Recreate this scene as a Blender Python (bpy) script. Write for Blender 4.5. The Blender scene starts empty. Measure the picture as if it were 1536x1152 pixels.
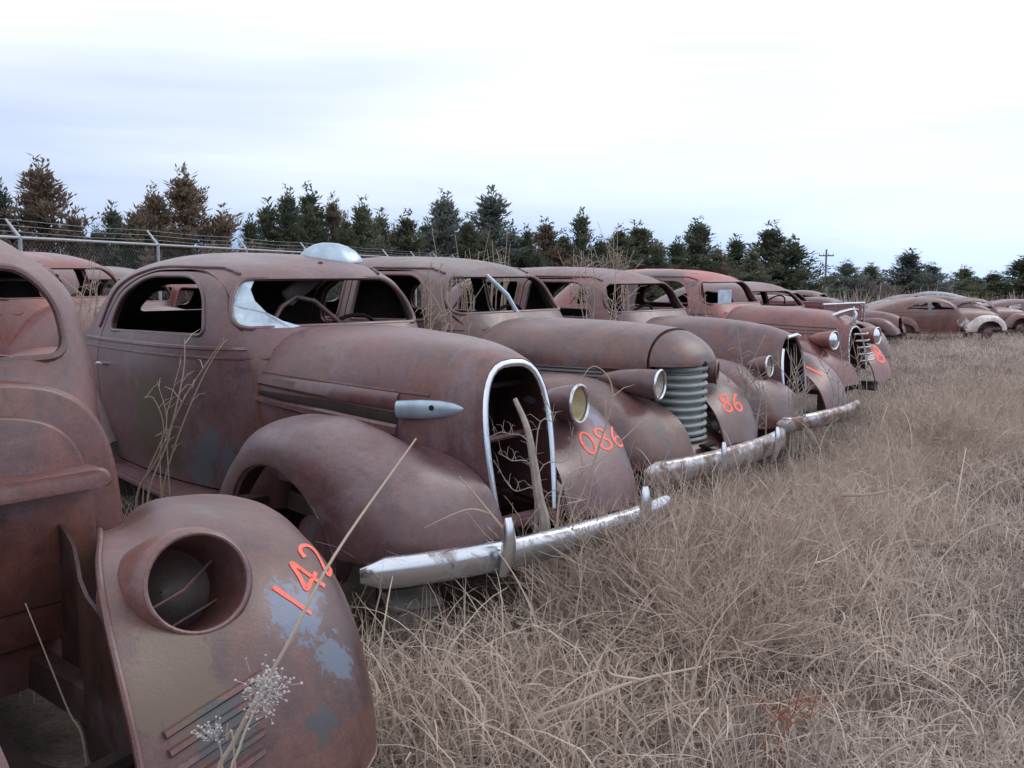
import bpy, bmesh, math, random
import numpy as np
from mathutils import Vector, Matrix, noise
from mathutils.bvhtree import BVHTree

R = math.radians
random.seed(7); rng = np.random.default_rng(7)
scene = bpy.context.scene
col = scene.collection

# ------------------------------------------------------------------ camera, sky, sun
FPX, PITCH, EYE = 1400.0, 0.1208, 1.533
cam = bpy.data.objects.new('camera', bpy.data.cameras.new('camera'))
col.objects.link(cam)
cam.location = (0, 0, EYE)
cam.rotation_euler = (math.pi / 2 - PITCH, 0, 0)
cam.data.sensor_width = 36.0
cam.data.lens = 36.0 * FPX / 1536.0
cam.data.clip_start = 0.05
cam.data.clip_end = 3000
scene.camera = cam

SUN_EL, SUN_AZ = R(42), R(62)
CLOUD_LOC = (0.0, 0.0, 0.0)
world = bpy.data.worlds.new('World'); scene.world = world; world.use_nodes = True


def build_world():
    nt = world.node_tree; N = nt.nodes; L = nt.links
    N.clear()
    out = N.new('ShaderNodeOutputWorld')
    sky = N.new('ShaderNodeTexSky'); sky.sky_type = 'NISHITA'; sky.sun_disc = False
    sky.sun_elevation = SUN_EL; sky.sun_rotation = SUN_AZ
    sky.air_density = 1.0; sky.dust_density = 0.4; sky.ozone_density = 1.2
    tc0 = N.new('ShaderNodeTexCoord'); mp0 = N.new('ShaderNodeVectorMath'); mp0.operation = 'ADD'
    mp0.inputs[1].default_value = (0, 0, 0.35)
    L.new(tc0.outputs['Generated'], mp0.inputs[0]); L.new(mp0.outputs[0], sky.inputs['Vector'])
    b1 = N.new('ShaderNodeBackground'); b1.inputs['Strength'].default_value = 0.128
    L.new(sky.outputs[0], b1.inputs['Color'])
    b2 = N.new('ShaderNodeBackground'); b2.inputs['Color'].default_value = (0.865, 0.905, 1.0, 1)
    b2.inputs['Strength'].default_value = 0.97
    # thin cloud sheet seen from below: thick overhead, opening into streaks of blue low down
    tc = N.new('ShaderNodeTexCoord')
    sep = N.new('ShaderNodeSeparateXYZ'); L.new(tc.outputs['Generated'], sep.inputs[0])
    mp = N.new('ShaderNodeMapping'); mp.inputs['Scale'].default_value = (1.1, 1.1, 5.0)
    mp.inputs['Rotation'].default_value = (R(3), R(-9), 0); mp.inputs['Location'].default_value = CLOUD_LOC
    L.new(tc.outputs['Generated'], mp.inputs['Vector'])
    big = N.new('ShaderNodeTexNoise'); big.inputs['Scale'].default_value = 1.0; big.inputs['Detail'].default_value = 2
    L.new(mp.outputs[0], big.inputs['Vector'])
    mp2 = N.new('ShaderNodeMapping'); mp2.inputs['Scale'].default_value = (2.0, 2.0, 22.0); mp2.inputs['Rotation'].default_value = (R(3), R(-9), 0)
    L.new(tc.outputs['Generated'], mp2.inputs['Vector'])
    no = N.new('ShaderNodeTexNoise'); no.inputs['Scale'].default_value = 1.6
    no.inputs['Detail'].default_value = 6; no.inputs['Roughness'].default_value = 0.55
    no.inputs['Distortion'].default_value = 0.5
    L.new(mp2.outputs[0], no.inputs['Vector'])
    el = N.new('ShaderNodeMapRange'); el.inputs['From Min'].default_value = -0.05
    el.inputs['From Max'].default_value = 0.26; el.inputs['To Min'].default_value = -1.0
    el.inputs['To Max'].default_value = 0.06
    L.new(sep.outputs['Z'], el.inputs['Value'])
    a1 = N.new('ShaderNodeMath'); a1.operation = 'MULTIPLY_ADD'; a1.inputs[1].default_value = 1.5
    L.new(big.outputs['Fac'], a1.inputs[0]); L.new(el.outputs[0], a1.inputs[2])
    ad = N.new('ShaderNodeMath'); ad.operation = 'MULTIPLY_ADD'; ad.inputs[1].default_value = 0.28
    L.new(no.outputs['Fac'], ad.inputs[0]); L.new(a1.outputs[0], ad.inputs[2])
    cl = N.new('ShaderNodeClamp'); cl.inputs['Min'].default_value = 0.05; cl.inputs['Max'].default_value = 1.0
    L.new(ad.outputs[0], cl.inputs['Value'])
    mix = N.new('ShaderNodeMixShader')
    L.new(cl.outputs[0], mix.inputs[0]); L.new(b1.outputs[0], mix.inputs[1]); L.new(b2.outputs[0], mix.inputs[2])
    L.new(mix.outputs[0], out.inputs['Surface'])


build_world()
sun = bpy.data.objects.new('sun', bpy.data.lights.new('sun', 'SUN'))
col.objects.link(sun)
sun.data.energy = 0.6; sun.data.angle = R(22); sun.data.color = (1.0, 0.95, 0.9)
sd = Vector((math.cos(SUN_EL) * math.sin(SUN_AZ), math.cos(SUN_EL) * math.cos(SUN_AZ), math.sin(SUN_EL)))
sun.rotation_euler = sd.to_track_quat('Z', 'Y').to_euler()
sun.location = (0, 0, 30)
scene.view_settings.view_transform = 'Standard'
scene.view_settings.look = 'None'
scene.view_settings.gamma = 1.0
scene.view_settings.exposure = 0.58
scene.cycles.max_bounces = 5; scene.cycles.diffuse_bounces = 3; scene.cycles.glossy_bounces = 3


# ------------------------------------------------------------------ pixels to directions
def ray(px, py):
    a = (px - 768) / FPX; b = (576 - py) / FPX
    cp, sp = math.cos(PITCH), math.sin(PITCH)
    return Vector((a, cp + b * sp, -sp + b * cp))


def at_depth(px, py, d):
    r = ray(px, py); return Vector((0, 0, EYE)) + r * (d / r.y)


# ------------------------------------------------------------------ object helpers
def tag(o, label=None, cat=None, group=None, kind=None):
    if label: o['label'] = label
    if cat: o['category'] = cat
    if group: o['group'] = group
    if kind: o['kind'] = kind
    return o


def empty(name, loc=(0, 0, 0), rot=(0, 0, 0)):
    o = bpy.data.objects.new(name, None); col.objects.link(o)
    o.location = loc; o.rotation_euler = rot; o.empty_display_size = 0.2
    return o


def link(name, me, mat, parent=None, smooth=True, angle=40):
    if mat is not None:
        if len(me.materials) > 1: me.materials[0] = mat
        else: me.materials.clear(); me.materials.append(mat)
    if smooth and len(me.polygons):
        me.shade_smooth()
        if angle: me.set_sharp_from_angle(angle=R(angle))
    o = bpy.data.objects.new(name, me); col.objects.link(o)
    if parent: o.parent = parent
    return o


def mk(V, Fc):
    me = bpy.data.meshes.new('m')
    me.from_pydata([tuple(map(float, v)) for v in V], [], [tuple(f) for f in Fc])
    me.update()
    return me


def put(name, VF, mat, parent=None, smooth=True, angle=40):
    return link(name, mk(*VF), mat, parent, smooth, angle)


def join(*vfs):
    V = []; Fc = []
    for v, f in vfs:
        k = len(V); V.extend(list(v)); Fc.extend([tuple(i + k for i in q) for q in f])
    return V, Fc


def xf(vf, M):
    return [M @ Vector(v) for v in vf[0]], vf[1]


def mirror(vf):
    return [(v[0], -v[1], v[2]) for v in vf[0]], [tuple(reversed(f)) for f in vf[1]]


def box(x0, x1, y0, y1, z0, z1, b=0.0):
    if b <= 0:
        V = [(x, y, z) for z in (z0, z1) for y in (y0, y1) for x in (x0, x1)]
        return V, [(0, 2, 3, 1), (4, 5, 7, 6), (0, 1, 5, 4), (2, 6, 7, 3), (0, 4, 6, 2), (1, 3, 7, 5)]
    bm = bmesh.new(); bmesh.ops.create_cube(bm, size=1)
    for v in bm.verts:
        v.co = ((x0 + x1) / 2 + v.co.x * (x1 - x0), (y0 + y1) / 2 + v.co.y * (y1 - y0), (z0 + z1) / 2 + v.co.z * (z1 - z0))
    bmesh.ops.bevel(bm, geom=list(bm.edges), offset=b, segments=2, affect='EDGES')
    bm.verts.index_update()
    r = [tuple(v.co) for v in bm.verts], [tuple(v.index for v in f.verts) for f in bm.faces]
    bm.free(); return r


def frames(P, closed):
    n = len(P); T = []
    for i in range(n):
        a = P[i - 1] if (i or closed) else P[0]; b = P[(i + 1) % n] if (i < n - 1 or closed) else P[-1]
        t = (b - a)
        T.append(t.normalized() if t.length > 1e-9 else Vector((0, 0, 1)))
    return T


def tube(P, r, n=8, closed=False, cap=True, flat=1.0, up=None):
    P = [Vector(p) for p in P]; m = len(P)
    rr = r if hasattr(r, '__len__') else [r] * m
    T = frames(P, closed)
    u = Vector(up) if up else (Vector((0, 0, 1)) if abs(T[0].z) < 0.9 else Vector((1, 0, 0)))
    V = []; Fc = []
    for i in range(m):
        u = (u - T[i] * u.dot(T[i]))
        u = u.normalized() if u.length > 1e-6 else T[i].orthogonal().normalized()
        w = T[i].cross(u)
        for k in range(n):
            a = 2 * math.pi * k / n
            V.append(P[i] + (u * math.cos(a) + w * math.sin(a) * flat) * rr[i])
    for i in range(m if closed else m - 1):
        j = (i + 1) % m
        for k in range(n):
            Fc.append((i * n + k, i * n + (k + 1) % n, j * n + (k + 1) % n, j * n + k))
    if cap and not closed:
        Fc.append(tuple(range(n))[::-1]); Fc.append(tuple((m - 1) * n + k for k in range(n)))
    return V, Fc


def lathe(prof, n=24, axis='x'):
    V = []; Fc = []; m = len(prof)
    for (a, r) in prof:
        for k in range(n):
            t = 2 * math.pi * k / n
            p = (a, r * math.cos(t), r * math.sin(t))
            V.append(p if axis == 'x' else (p[1], p[2], p[0]))
    for i in range(m - 1):
        for k in range(n):
            Fc.append((i * n + k, i * n + (k + 1) % n, (i + 1) * n + (k + 1) % n, (i + 1) * n + k))
    return V, Fc


def spline(xs, ys):
    """monotone-ish cubic through control points"""
    xs = np.asarray(xs, float); ys = np.asarray(ys, float)
    h = np.diff(xs); d = np.diff(ys) / h
    m = np.zeros_like(ys); m[0] = d[0]; m[-1] = d[-1]
    for i in range(1, len(xs) - 1):
        m[i] = 0 if d[i - 1] * d[i] <= 0 else 2 * d[i - 1] * d[i] / (d[i - 1] + d[i])

    def f(x):
        x = np.clip(np.asarray(x, float), xs[0], xs[-1])
        k = np.clip(np.searchsorted(xs, x) - 1, 0, len(xs) - 2)
        t = (x - xs[k]) / h[k]; t2 = t * t; t3 = t2 * t
        return (2 * t3 - 3 * t2 + 1) * ys[k] + (t3 - 2 * t2 + t) * h[k] * m[k] + (3 * t2 - 2 * t3) * ys[k + 1] + (t3 - t2) * h[k] * m[k + 1]
    return f


def smooth01(a, b, x):
    t = np.clip((x - a) / (b - a), 0, 1); return t * t * (3 - 2 * t)


def catmull(P, n):
    P = np.asarray(P, float); m = len(P); out = []
    Q = np.vstack([2 * P[0] - P[1], P, 2 * P[-1] - P[-2]])
    for s in np.linspace(0, m - 1, n):
        i = min(int(s), m - 2); t = s - i
        a, b, c, d = Q[i], Q[i + 1], Q[i + 2], Q[i + 3]
        out.append(0.5 * (2 * b + (c - a) * t + (2 * a - 5 * b + 4 * c - d) * t * t + (3 * b - a - 3 * c + d) * t ** 3))
    return np.array(out)


def dent(V, seed, amp=0.004, f=2.6):
    o = Vector((seed * 3.7, seed * 1.3, seed * 5.1)); out = []
    for v in V:
        p = Vector(v)
        n = noise.noise_vector(p * f + o) * amp + noise.noise_vector(p * f * 3.1 + o) * (amp * 0.35)
        out.append(p + n)
    return out


def shell(G, th, closed_v=False, flip=False, cap=False):
    """thick manifold sheet from a grid G[nu,nv,3]; thickness grows to the inner side"""
    G = np.asarray(G, float); nu, nv = G.shape[:2]
    du = np.gradient(G, axis=0)
    if closed_v:
        dv = (np.roll(G, -1, 1) - np.roll(G, 1, 1)) / 2
    else:
        dv = np.gradient(G, axis=1)
    Nn = np.cross(du, dv); ln = np.linalg.norm(Nn, axis=2, keepdims=True)
    Nn = Nn / np.maximum(ln, 1e-9)
    if flip: Nn = -Nn
    I = G - Nn * th
    V = [tuple(p) for p in G.reshape(-1, 3)] + [tuple(p) for p in I.reshape(-1, 3)]
    k = nu * nv; Fc = []
    id_ = lambda i, j: i * nv + (j % nv)
    for i in range(nu - 1):
        for j in range(nv if closed_v else nv - 1):
            q = (id_(i, j), id_(i + 1, j), id_(i + 1, j + 1), id_(i, j + 1))
            if flip: q = q[::-1]
            Fc.append(q); Fc.append(tuple(a + k for a in q[::-1]))
    def rim(ids):
        for a, b in zip(ids[:-1], ids[1:]):
            Fc.append((a, b, b + k, a + k))
    J = list(range(nv)) + ([0] if closed_v else [])
    rim([id_(0, j) for j in J])
    if cap:      # close the top ring of both skins instead of joining them
        for off, base in ((0, G), (k, I)):
            c = len(V); V.append(tuple(base[-1].mean(axis=0)))
            for j in range(nv): Fc.append((id_(nu - 1, j) + off, id_(nu - 1, j + 1) + off, c))
    else:
        rim([id_(nu - 1, j) for j in reversed(J)])
    if not closed_v:
        rim([id_(i, 0) for i in range(nu - 1, -1, -1)]); rim([id_(i, nv - 1) for i in range(nu)])
    return V, Fc


def fixnormals(me):
    bm = bmesh.new(); bm.from_mesh(me)
    bmesh.ops.recalc_face_normals(bm, faces=bm.faces); bm.to_mesh(me); bm.free(); me.update()
    return me


def boolean(me, cutters, op='DIFFERENCE'):
    a = bpy.data.objects.new('t', me); col.objects.link(a); tmp = [a]
    for c in cutters:
        b = bpy.data.objects.new('c', c); col.objects.link(b); tmp.append(b)
        m = a.modifiers.new('b', 'BOOLEAN'); m.operation = op; m.solver = 'EXACT'; m.object = b
    dg = bpy.context.evaluated_depsgraph_get(); dg.update()
    r = bpy.data.meshes.new_from_object(a.evaluated_get(dg), depsgraph=dg)
    for t in tmp: bpy.data.objects.remove(t)
    return r


def fillet(pts, rad, seg=7):
    """closed 2D polygon with rounded corners"""
    out = []; n = len(pts)
    rr = rad if hasattr(rad, '__len__') else [rad] * n
    for i in range(n):
        p = np.array(pts[i], float); a = np.array(pts[i - 1], float); b = np.array(pts[(i + 1) % n], float)
        la, lb = np.linalg.norm(a - p), np.linalg.norm(b - p)
        r = min(rr[i], la * 0.49, lb * 0.49)
        p0 = p + (a - p) / la * r; p1 = p + (b - p) / lb * r
        for t in np.linspace(0, 1, seg):
            out.append((1 - t) ** 2 * p0 + 2 * t * (1 - t) * p + t * t * p1)
    return out


def prism(outline, axis, lo, hi):
    n = len(outline); V = []
    for h in (lo, hi):
        for (a, b) in outline:
            V.append((a, h, b) if axis == 'y' else (h, a, b))
    Fc = [tuple(range(n)), tuple(range(2 * n - 1, n - 1, -1))]
    for i in range(n):
        j = (i + 1) % n; Fc.append((i, i + n, j + n, j))
    return fixnormals(mk(V, Fc))


def bvh_of(vf):
    return BVHTree.FromPolygons([Vector(v) for v in vf[0]], [tuple(f) for f in vf[1]])


def on_surface(bvh, outline, axis, start, sgn):
    """project 2D outline on a surface, ray from 'start' along axis in direction sgn"""
    out = []
    for (a, b) in outline:
        o = Vector((a, start, b)) if axis == 'y' else Vector((start, a, b))
        d = Vector((0, sgn, 0)) if axis == 'y' else Vector((sgn, 0, 0))
        h = bvh.ray_cast(o, d)
        if h[0] is not None: out.append((h[0], h[1] if h[1].dot(d) < 0 else -h[1]))
    return out


def strip_on(bvh, path, width, th, axis, start, sgn, taper=None, prof=None):
    """raised strip that follows a surface; path of 2D points"""
    path = [np.array(p, float) for p in path]; V = []; Fc = []; n = len(path); ok = 0
    for i, p in enumerate(path):
        a = path[max(i - 1, 0)]; b = path[min(i + 1, n - 1)]; t = (b - a) / (np.linalg.norm(b - a) + 1e-9)
        q = np.array([-t[1], t[0]]); w = (width[i] if hasattr(width, '__len__') else width) / 2
        hs = on_surface(bvh, [p - q * w, p - q * w * .6, p + q * w * .6, p + q * w], axis, start, sgn)
        if len(hs) < 4: continue
        for k, (c, nn) in enumerate(hs): V.append(c - nn * 0.004)
        for k, (c, nn) in enumerate(hs): V.append(c + nn * (th if k in (1, 2) else th * .35))
        ok += 1
    for i in range(ok - 1):
        a, b = i * 8, (i + 1) * 8
        for k in range(3):
            Fc.append((a + 4 + k, a + 5 + k, b + 5 + k, b + 4 + k)); Fc.append((a + k + 1, a + k, b + k, b + k + 1))
        Fc.append((a, a + 4, b + 4, b)); Fc.append((a + 7, a + 3, b + 3, b + 7))
    if ok > 1:
        e = (ok - 1) * 8
        Fc.append((0, 1, 2, 3, 7, 6, 5, 4)); Fc.append((e + 4, e + 5, e + 6, e + 7, e + 3, e + 2, e + 1, e))
    return V, Fc


# ------------------------------------------------------------------ materials
def mat_base(name):
    m = bpy.data.materials.new(name); m.use_nodes = True
    nt = m.node_tree; b = nt.nodes['Principled BSDF']
    return m, nt, nt.nodes, nt.links, b


def nnoise(N, L, vec, scale, detail=6, rough=0.6, stretch=None, dist=0.0):
    n = N.new('ShaderNodeTexNoise'); n.inputs['Scale'].default_value = scale
    n.inputs['Detail'].default_value = detail; n.inputs['Roughness'].default_value = rough
    n.inputs['Distortion'].default_value = dist
    if stretch:
        mp = N.new('ShaderNodeMapping'); mp.inputs['Scale'].default_value = stretch
        L.new(vec, mp.inputs['Vector']); vec = mp.outputs[0]
    L.new(vec, n.inputs['Vector'])
    return n.outputs['Fac']


def ramp(N, L, fac, stops):
    r = N.new('ShaderNodeValToRGB'); e = r.color_ramp.elements
    while len(e) < len(stops): e.new(0.5)
    for el, (p, c) in zip(e, stops):
        el.position = p; el.color = (*c, 1) if len(c) == 3 else c
    L.new(fac, r.inputs['Fac']); return r.outputs['Color']


def mixc(N, L, fac, a, b, mode='MIX'):
    m = N.new('ShaderNodeMix'); m.data_type = 'RGBA'; m.blend_type = mode
    for sock, v in ((m.inputs[0], fac), (m.inputs[6], a), (m.inputs[7], b)):
        if hasattr(v, 'is_output'): L.new(v, sock)
        else: sock.default_value = v if not isinstance(v, tuple) else (*v, 1)[:4]
    return m.outputs[2]


def rust(name, a=(0.135, 0.072, 0.068), b=(0.075, 0.042, 0.040), c=(0.20, 0.085, 0.052), seed=0.0, patches=(), rough=0.37, orange=0.5):
    """weathered bare body steel; patches: (centre, radius, colour, noise scale) of old paint or stain"""
    m, nt, N, L, bs = mat_base(name)
    tc = N.new('ShaderNodeTexCoord'); mp = N.new('ShaderNodeMapping')
    mp.inputs['Location'].default_value = (seed, seed * 1.7, seed * .6)
    L.new(tc.outputs['Object'], mp.inputs['Vector']); v = mp.outputs[0]
    oi = N.new('ShaderNodeObjectInfo'); sh = N.new('ShaderNodeVectorMath'); sh.operation = 'MULTIPLY_ADD'
    cmb = N.new('ShaderNodeCombineXYZ')
    for k in range(3): L.new(oi.outputs['Random'], cmb.inputs[k])
    L.new(cmb.outputs[0], sh.inputs[0]); sh.inputs[1].default_value = (7, 5, 9); L.new(v, sh.inputs[2]); v = sh.outputs[0]
    n1 = nnoise(N, L, v, 2.1, 8, 0.66, dist=0.5)
    n2 = nnoise(N, L, v, 26, 6, 0.75)
    n3 = nnoise(N, L, v, 5.5, 7, 0.68, stretch=(1.3, 1.3, 0.35))
    n4 = nnoise(N, L, v, 140, 4, 0.75)
    n5 = nnoise(N, L, v, 1.5, 9, 0.70, dist=0.8)
    n6 = nnoise(N, L, v, 11, 8, 0.72, dist=0.6)
    c1 = ramp(N, L, n1, [(0.34, b), (0.50, a), (0.66, tuple(x * 1.3 for x in a))])
    bloom = tuple(.55 * x + .45 * y for x, y in zip(a, (0.15, 0.125, 0.14)))
    c1 = mixc(N, L, ramp(N, L, n5, [(0.50, (0, 0, 0)), (0.60, (0.75,) * 3)]), c1, tuple(x * 1.25 for x in bloom))
    c2 = mixc(N, L, ramp(N, L, n3, [(0.47, (0, 0, 0)), (0.58, (orange,) * 3)]), c1, c)
    c2 = mixc(N, L, ramp(N, L, n6, [(0.61, (0, 0, 0)), (0.69, (0.45,) * 3)]), c2, tuple(x * .45 for x in b))
    def mul(x, y):
        mu = N.new('ShaderNodeMix'); mu.data_type = 'RGBA'; mu.blend_type = 'MULTIPLY'; mu.inputs[0].default_value = 1
        L.new(x, mu.inputs[6]); L.new(y, mu.inputs[7]); return mu.outputs[2]
    colr = mul(c2, ramp(N, L, n2, [(0.30, (0.74,) * 3), (0.70, (1.20,) * 3)]))
    colr = mul(colr, ramp(N, L, n4, [(0.30, (0.72,) * 3), (0.70, (1.22,) * 3)]))
    colr = mul(colr, ramp(N, L, oi.outputs['Random'], [(0.0, (0.84, 0.86, 0.88)), (1.0, (1.16, 1.10, 1.08))]))
    for i, (ctr, rad, pc, sc) in enumerate(patches):
        vm = N.new('ShaderNodeVectorMath'); vm.operation = 'DISTANCE'
        L.new(tc.outputs['Object'], vm.inputs[0]); vm.inputs[1].default_value = ctr
        d = N.new('ShaderNodeMapRange'); d.inputs['From Min'].default_value = 0; d.inputs['From Max'].default_value = rad
        d.inputs['To Min'].default_value = 0.42; d.inputs['To Max'].default_value = -0.25
        L.new(vm.outputs['Value'], d.inputs['Value'])
        nn = nnoise(N, L, v, sc, 7, 0.68, dist=1.0, stretch=(1, 1, .8))
        ad = N.new('ShaderNodeMath'); ad.operation = 'ADD'; L.new(nn, ad.inputs[0]); L.new(d.outputs[0], ad.inputs[1])
        f = ramp(N, L, ad.outputs[0], [(0.64, (0, 0, 0)), (0.69, (0.9,) * 3)])
        colr = mixc(N, L, f, colr, pc)
    L.new(colr, bs.inputs['Base Color'])
    L.new(ramp(N, L, n1, [(0.3, (rough - .08,) * 3), (0.7, (rough + .16,) * 3)]), bs.inputs['Roughness'])
    bs.inputs['Specular IOR Level'].default_value = 0.7
    bp = N.new('ShaderNodeBump'); bp.inputs['Strength'].default_value = 0.18; bp.inputs['Distance'].default_value = 0.004
    ad = N.new('ShaderNodeMath'); ad.operation = 'ADD'; L.new(n2, ad.inputs[0]); L.new(n4, ad.inputs[1])
    L.new(ad.outputs[0], bp.inputs['Height']); L.new(bp.outputs[0], bs.inputs['Normal'])
    return m


def chrome(name, amount=0.45, tint=(0.62, 0.64, 0.67), rough=0.22):
    m, nt, N, L, bs = mat_base(name)
    tc = N.new('ShaderNodeTexCoord'); v = tc.outputs['Object']
    n1 = nnoise(N, L, v, 9, 9, 0.75, dist=0.9); n2 = nnoise(N, L, v, 12, 5, 0.6)
    f = ramp(N, L, n1, [(0.62 - amount * .3, (0, 0, 0)), (0.74 - amount * .2, (1, 1, 1))])
    c = mixc(N, L, f, tint, (0.16, 0.085, 0.06))
    L.new(c, bs.inputs['Base Color'])
    inv = N.new('ShaderNodeMath'); inv.operation = 'MULTIPLY_ADD'; inv.inputs[1].default_value = -0.9; inv.inputs[2].default_value = 0.92
    L.new(f, inv.inputs[0]); L.new(inv.outputs[0], bs.inputs['Metallic'])
    L.new(ramp(N, L, n2, [(0.35, (rough,) * 3), (0.8, (rough + .15,) * 3)]), bs.inputs['Roughness'])
    return m


def plain(name, c, rough=0.7, var=0.25, scale=8, metallic=0.0, spec=0.3):
    m, nt, N, L, bs = mat_base(name)
    tc = N.new('ShaderNodeTexCoord'); n = nnoise(N, L, tc.outputs['Object'], scale, 6, 0.65)
    L.new(ramp(N, L, n, [(0.3, tuple(x * (1 - var) for x in c)), (0.7, tuple(min(1, x * (1 + var)) for x in c))]), bs.inputs['Base Color'])
    bs.inputs['Roughness'].default_value = rough; bs.inputs['Metallic'].default_value = metallic
    bs.inputs['Specular IOR Level'].default_value = spec
    return m


def grassmat(name, stops, rough=0.75, patch=1.1, trans=0.25):
    m, nt, N, L, bs = mat_base(name)
    oi = N.new('ShaderNodeObjectInfo'); geo = N.new('ShaderNodeNewGeometry')
    ad = N.new('ShaderNodeMath'); ad.operation = 'MULTIPLY_ADD'; ad.inputs[1].default_value = 0.55
    L.new(oi.outputs['Random'], ad.inputs[0])
    m2 = N.new('ShaderNodeMath'); m2.operation = 'MULTIPLY'; m2.inputs[1].default_value = 0.45
    L.new(geo.outputs['Random Per Island'], m2.inputs[0]); L.new(m2.outputs[0], ad.inputs[2])
    pn = nnoise(N, L, geo.outputs['Position'], 0.9, 4, 0.6)
    a2 = N.new('ShaderNodeMath'); a2.operation = 'MULTIPLY_ADD'; a2.inputs[1].default_value = patch; L.new(pn, a2.inputs[0])
    a3 = N.new('ShaderNodeMath'); a3.operation = 'SUBTRACT'; a3.inputs[1].default_value = patch * .5; L.new(ad.outputs[0], a3.inputs[0]); L.new(a3.outputs[0], a2.inputs[2])
    L.new(ramp(N, L, a2.outputs[0], stops), bs.inputs['Base Color'])
    bs.inputs['Roughness'].default_value = rough; bs.inputs['Specular IOR Level'].default_value = 0.25
    if trans:
        tr = N.new('ShaderNodeBsdfTranslucent'); mx = N.new('ShaderNodeMixShader'); mx.inputs[0].default_value = trans
        L.new(bs.inputs['Base Color'].links[0].from_socket, tr.inputs['Color']); L.new(bs.outputs[0], mx.inputs[1]); L.new(tr.outputs[0], mx.inputs[2])
        L.new(mx.outputs[0], N['Material Output'].inputs['Surface'])
    return m


MAUVE = dict(a=(0.108, 0.054, 0.060), b=(0.062, 0.032, 0.036), c=(0.150, 0.060, 0.044))
M = {}
M['rust1'] = rust('rust_near', a=(0.110, 0.050, 0.049), b=(0.058, 0.027, 0.027), c=(0.175, 0.062, 0.04), seed=3.1)
M['rust2'] = rust('rust_coupe', seed=0.0, orange=0.55, **MAUVE)
M['rust3'] = rust('rust_sedan', seed=11.0, orange=0.55, a=(0.100, 0.058, 0.058), b=(0.056, 0.033, 0.033), c=(0.18, 0.072, 0.044))
M['rust4'] = rust('rust_sedan_dark', seed=17.0, orange=0.6, a=(0.096, 0.048, 0.054), b=(0.05, 0.026, 0.03), c=(0.18, 0.060, 0.042))
M['rust5'] = rust('rust_red', seed=23.0, orange=0.6, a=(0.145, 0.052, 0.046), b=(0.08, 0.032, 0.03), c=(0.25, 0.06, 0.042))
M['rust6'] = rust('rust_far', seed=29.0, orange=0.4, a=(0.125, 0.062, 0.062), b=(0.07, 0.037, 0.038), c=(0.17, 0.068, 0.05))
M['rust_red1'] = rust('rust_red_firewall', a=(0.16, 0.062, 0.052), b=(0.10, 0.04, 0.035), c=(0.22, 0.075, 0.05), seed=41, orange=.5)
M['pale_blue'] = rust('faded_pale_blue_paint', a=(0.26, 0.29, 0.32), b=(0.17, 0.17, 0.18), c=(0.17, 0.09, 0.07), seed=7, orange=.7)
M['redroof'] = rust('faded_red_roof', seed=31.0, orange=0.7, a=(0.22, 0.075, 0.065), b=(0.10, 0.05, 0.048), c=(0.34, 0.075, 0.06),
                    patches=[((-1.7, 0.1, 1.75), 1.7, (0.34, 0.058, 0.048), 2.5), ((-1.75, -0.72, 1.36), 1.15, (0.03, 0.031, 0.035), 2.0)])
M['inner'] = plain('dark_inner_steel', (0.035, 0.022, 0.02), 0.85)
M['darkrust'] = rust('dark_oily_rust', a=(0.045, 0.026, 0.022), b=(0.022, 0.014, 0.012), c=(0.09, 0.04, 0.025), seed=13, orange=.5)
M['liner'] = plain('rotted_headliner', (0.05, 0.038, 0.035), 0.95, .5, 5)  # dark cabin cloth, with the cabin's occlusion shade mixed into its colour
M['black'] = plain('grimy_black', (0.015, 0.013, 0.013), 0.8)
M['chrome'] = chrome('pitted_chrome', 0.30, (0.60, 0.63, 0.67), 0.15)
M['chrome_bright'] = chrome('bright_chrome', 0.05, (0.68, 0.71, 0.75), 0.10)
M['chrome_rusty'] = chrome('rusty_chrome', 0.85)
M['alu'] = plain('dull_cast_metal', (0.27, 0.30, 0.30), 0.5, 0.18, 14, 0.35, 0.4)
M['pale'] = plain('pale_zinc', (0.36, 0.45, 0.53), 0.42, 0.25, 9, 0.55, 0.4)
M['cream'] = plain('yellowed_reflector', (0.50, 0.43, 0.27), 0.4, 0.3, 9, 0.2)
M['cream2'] = plain('cloudy_reflector', (0.46, 0.42, 0.38), 0.4, 0.4, 14, 0.2)
def spray():
    m, nt, N, L, bs = mat_base('fluorescent_spray_paint')
    tc = N.new('ShaderNodeTexCoord'); n = nnoise(N, L, tc.outputs['Object'], 45, 7, 0.75)
    L.new(ramp(N, L, n, [(0.30, (0.36, 0.085, 0.065)), (0.42, (0.92, 0.155, 0.105)), (0.75, (1.0, 0.22, 0.15))]), bs.inputs['Base Color'])
    bs.inputs['Roughness'].default_value = .65; bs.inputs['Specular IOR Level'].default_value = .3
    return m


M['orange'] = spray()
M['paleglass'] = plain('frosted_broken_glass', (0.42, 0.52, 0.60), 0.15, 0.3, 12, 0.0, 0.6)
M['fabric'] = plain('rotten_upholstery', (0.075, 0.062, 0.06), 0.95, 0.5, 5)
M['blueseat'] = plain('faded_blue_seat', (0.06, 0.075, 0.11), 0.9, 0.4, 5)
M['bluegrey'] = rust('blue_grey_paint', a=(0.10, 0.105, 0.125), b=(0.06, 0.055, 0.06), c=(0.13, 0.07, 0.05), seed=9, orange=.7)
M['concrete'] = plain('old_concrete', (0.22, 0.21, 0.19), 0.9, 0.25, 14)
M['white'] = rust('old_white_paint', a=(0.52, 0.51, 0.49), b=(0.36, 0.34, 0.33), c=(0.25, 0.14, 0.10), seed=5, orange=0.5)
M['galv'] = plain('galvanised_steel', (0.33, 0.35, 0.38), 0.45, 0.15, 12, 0.6)
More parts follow.
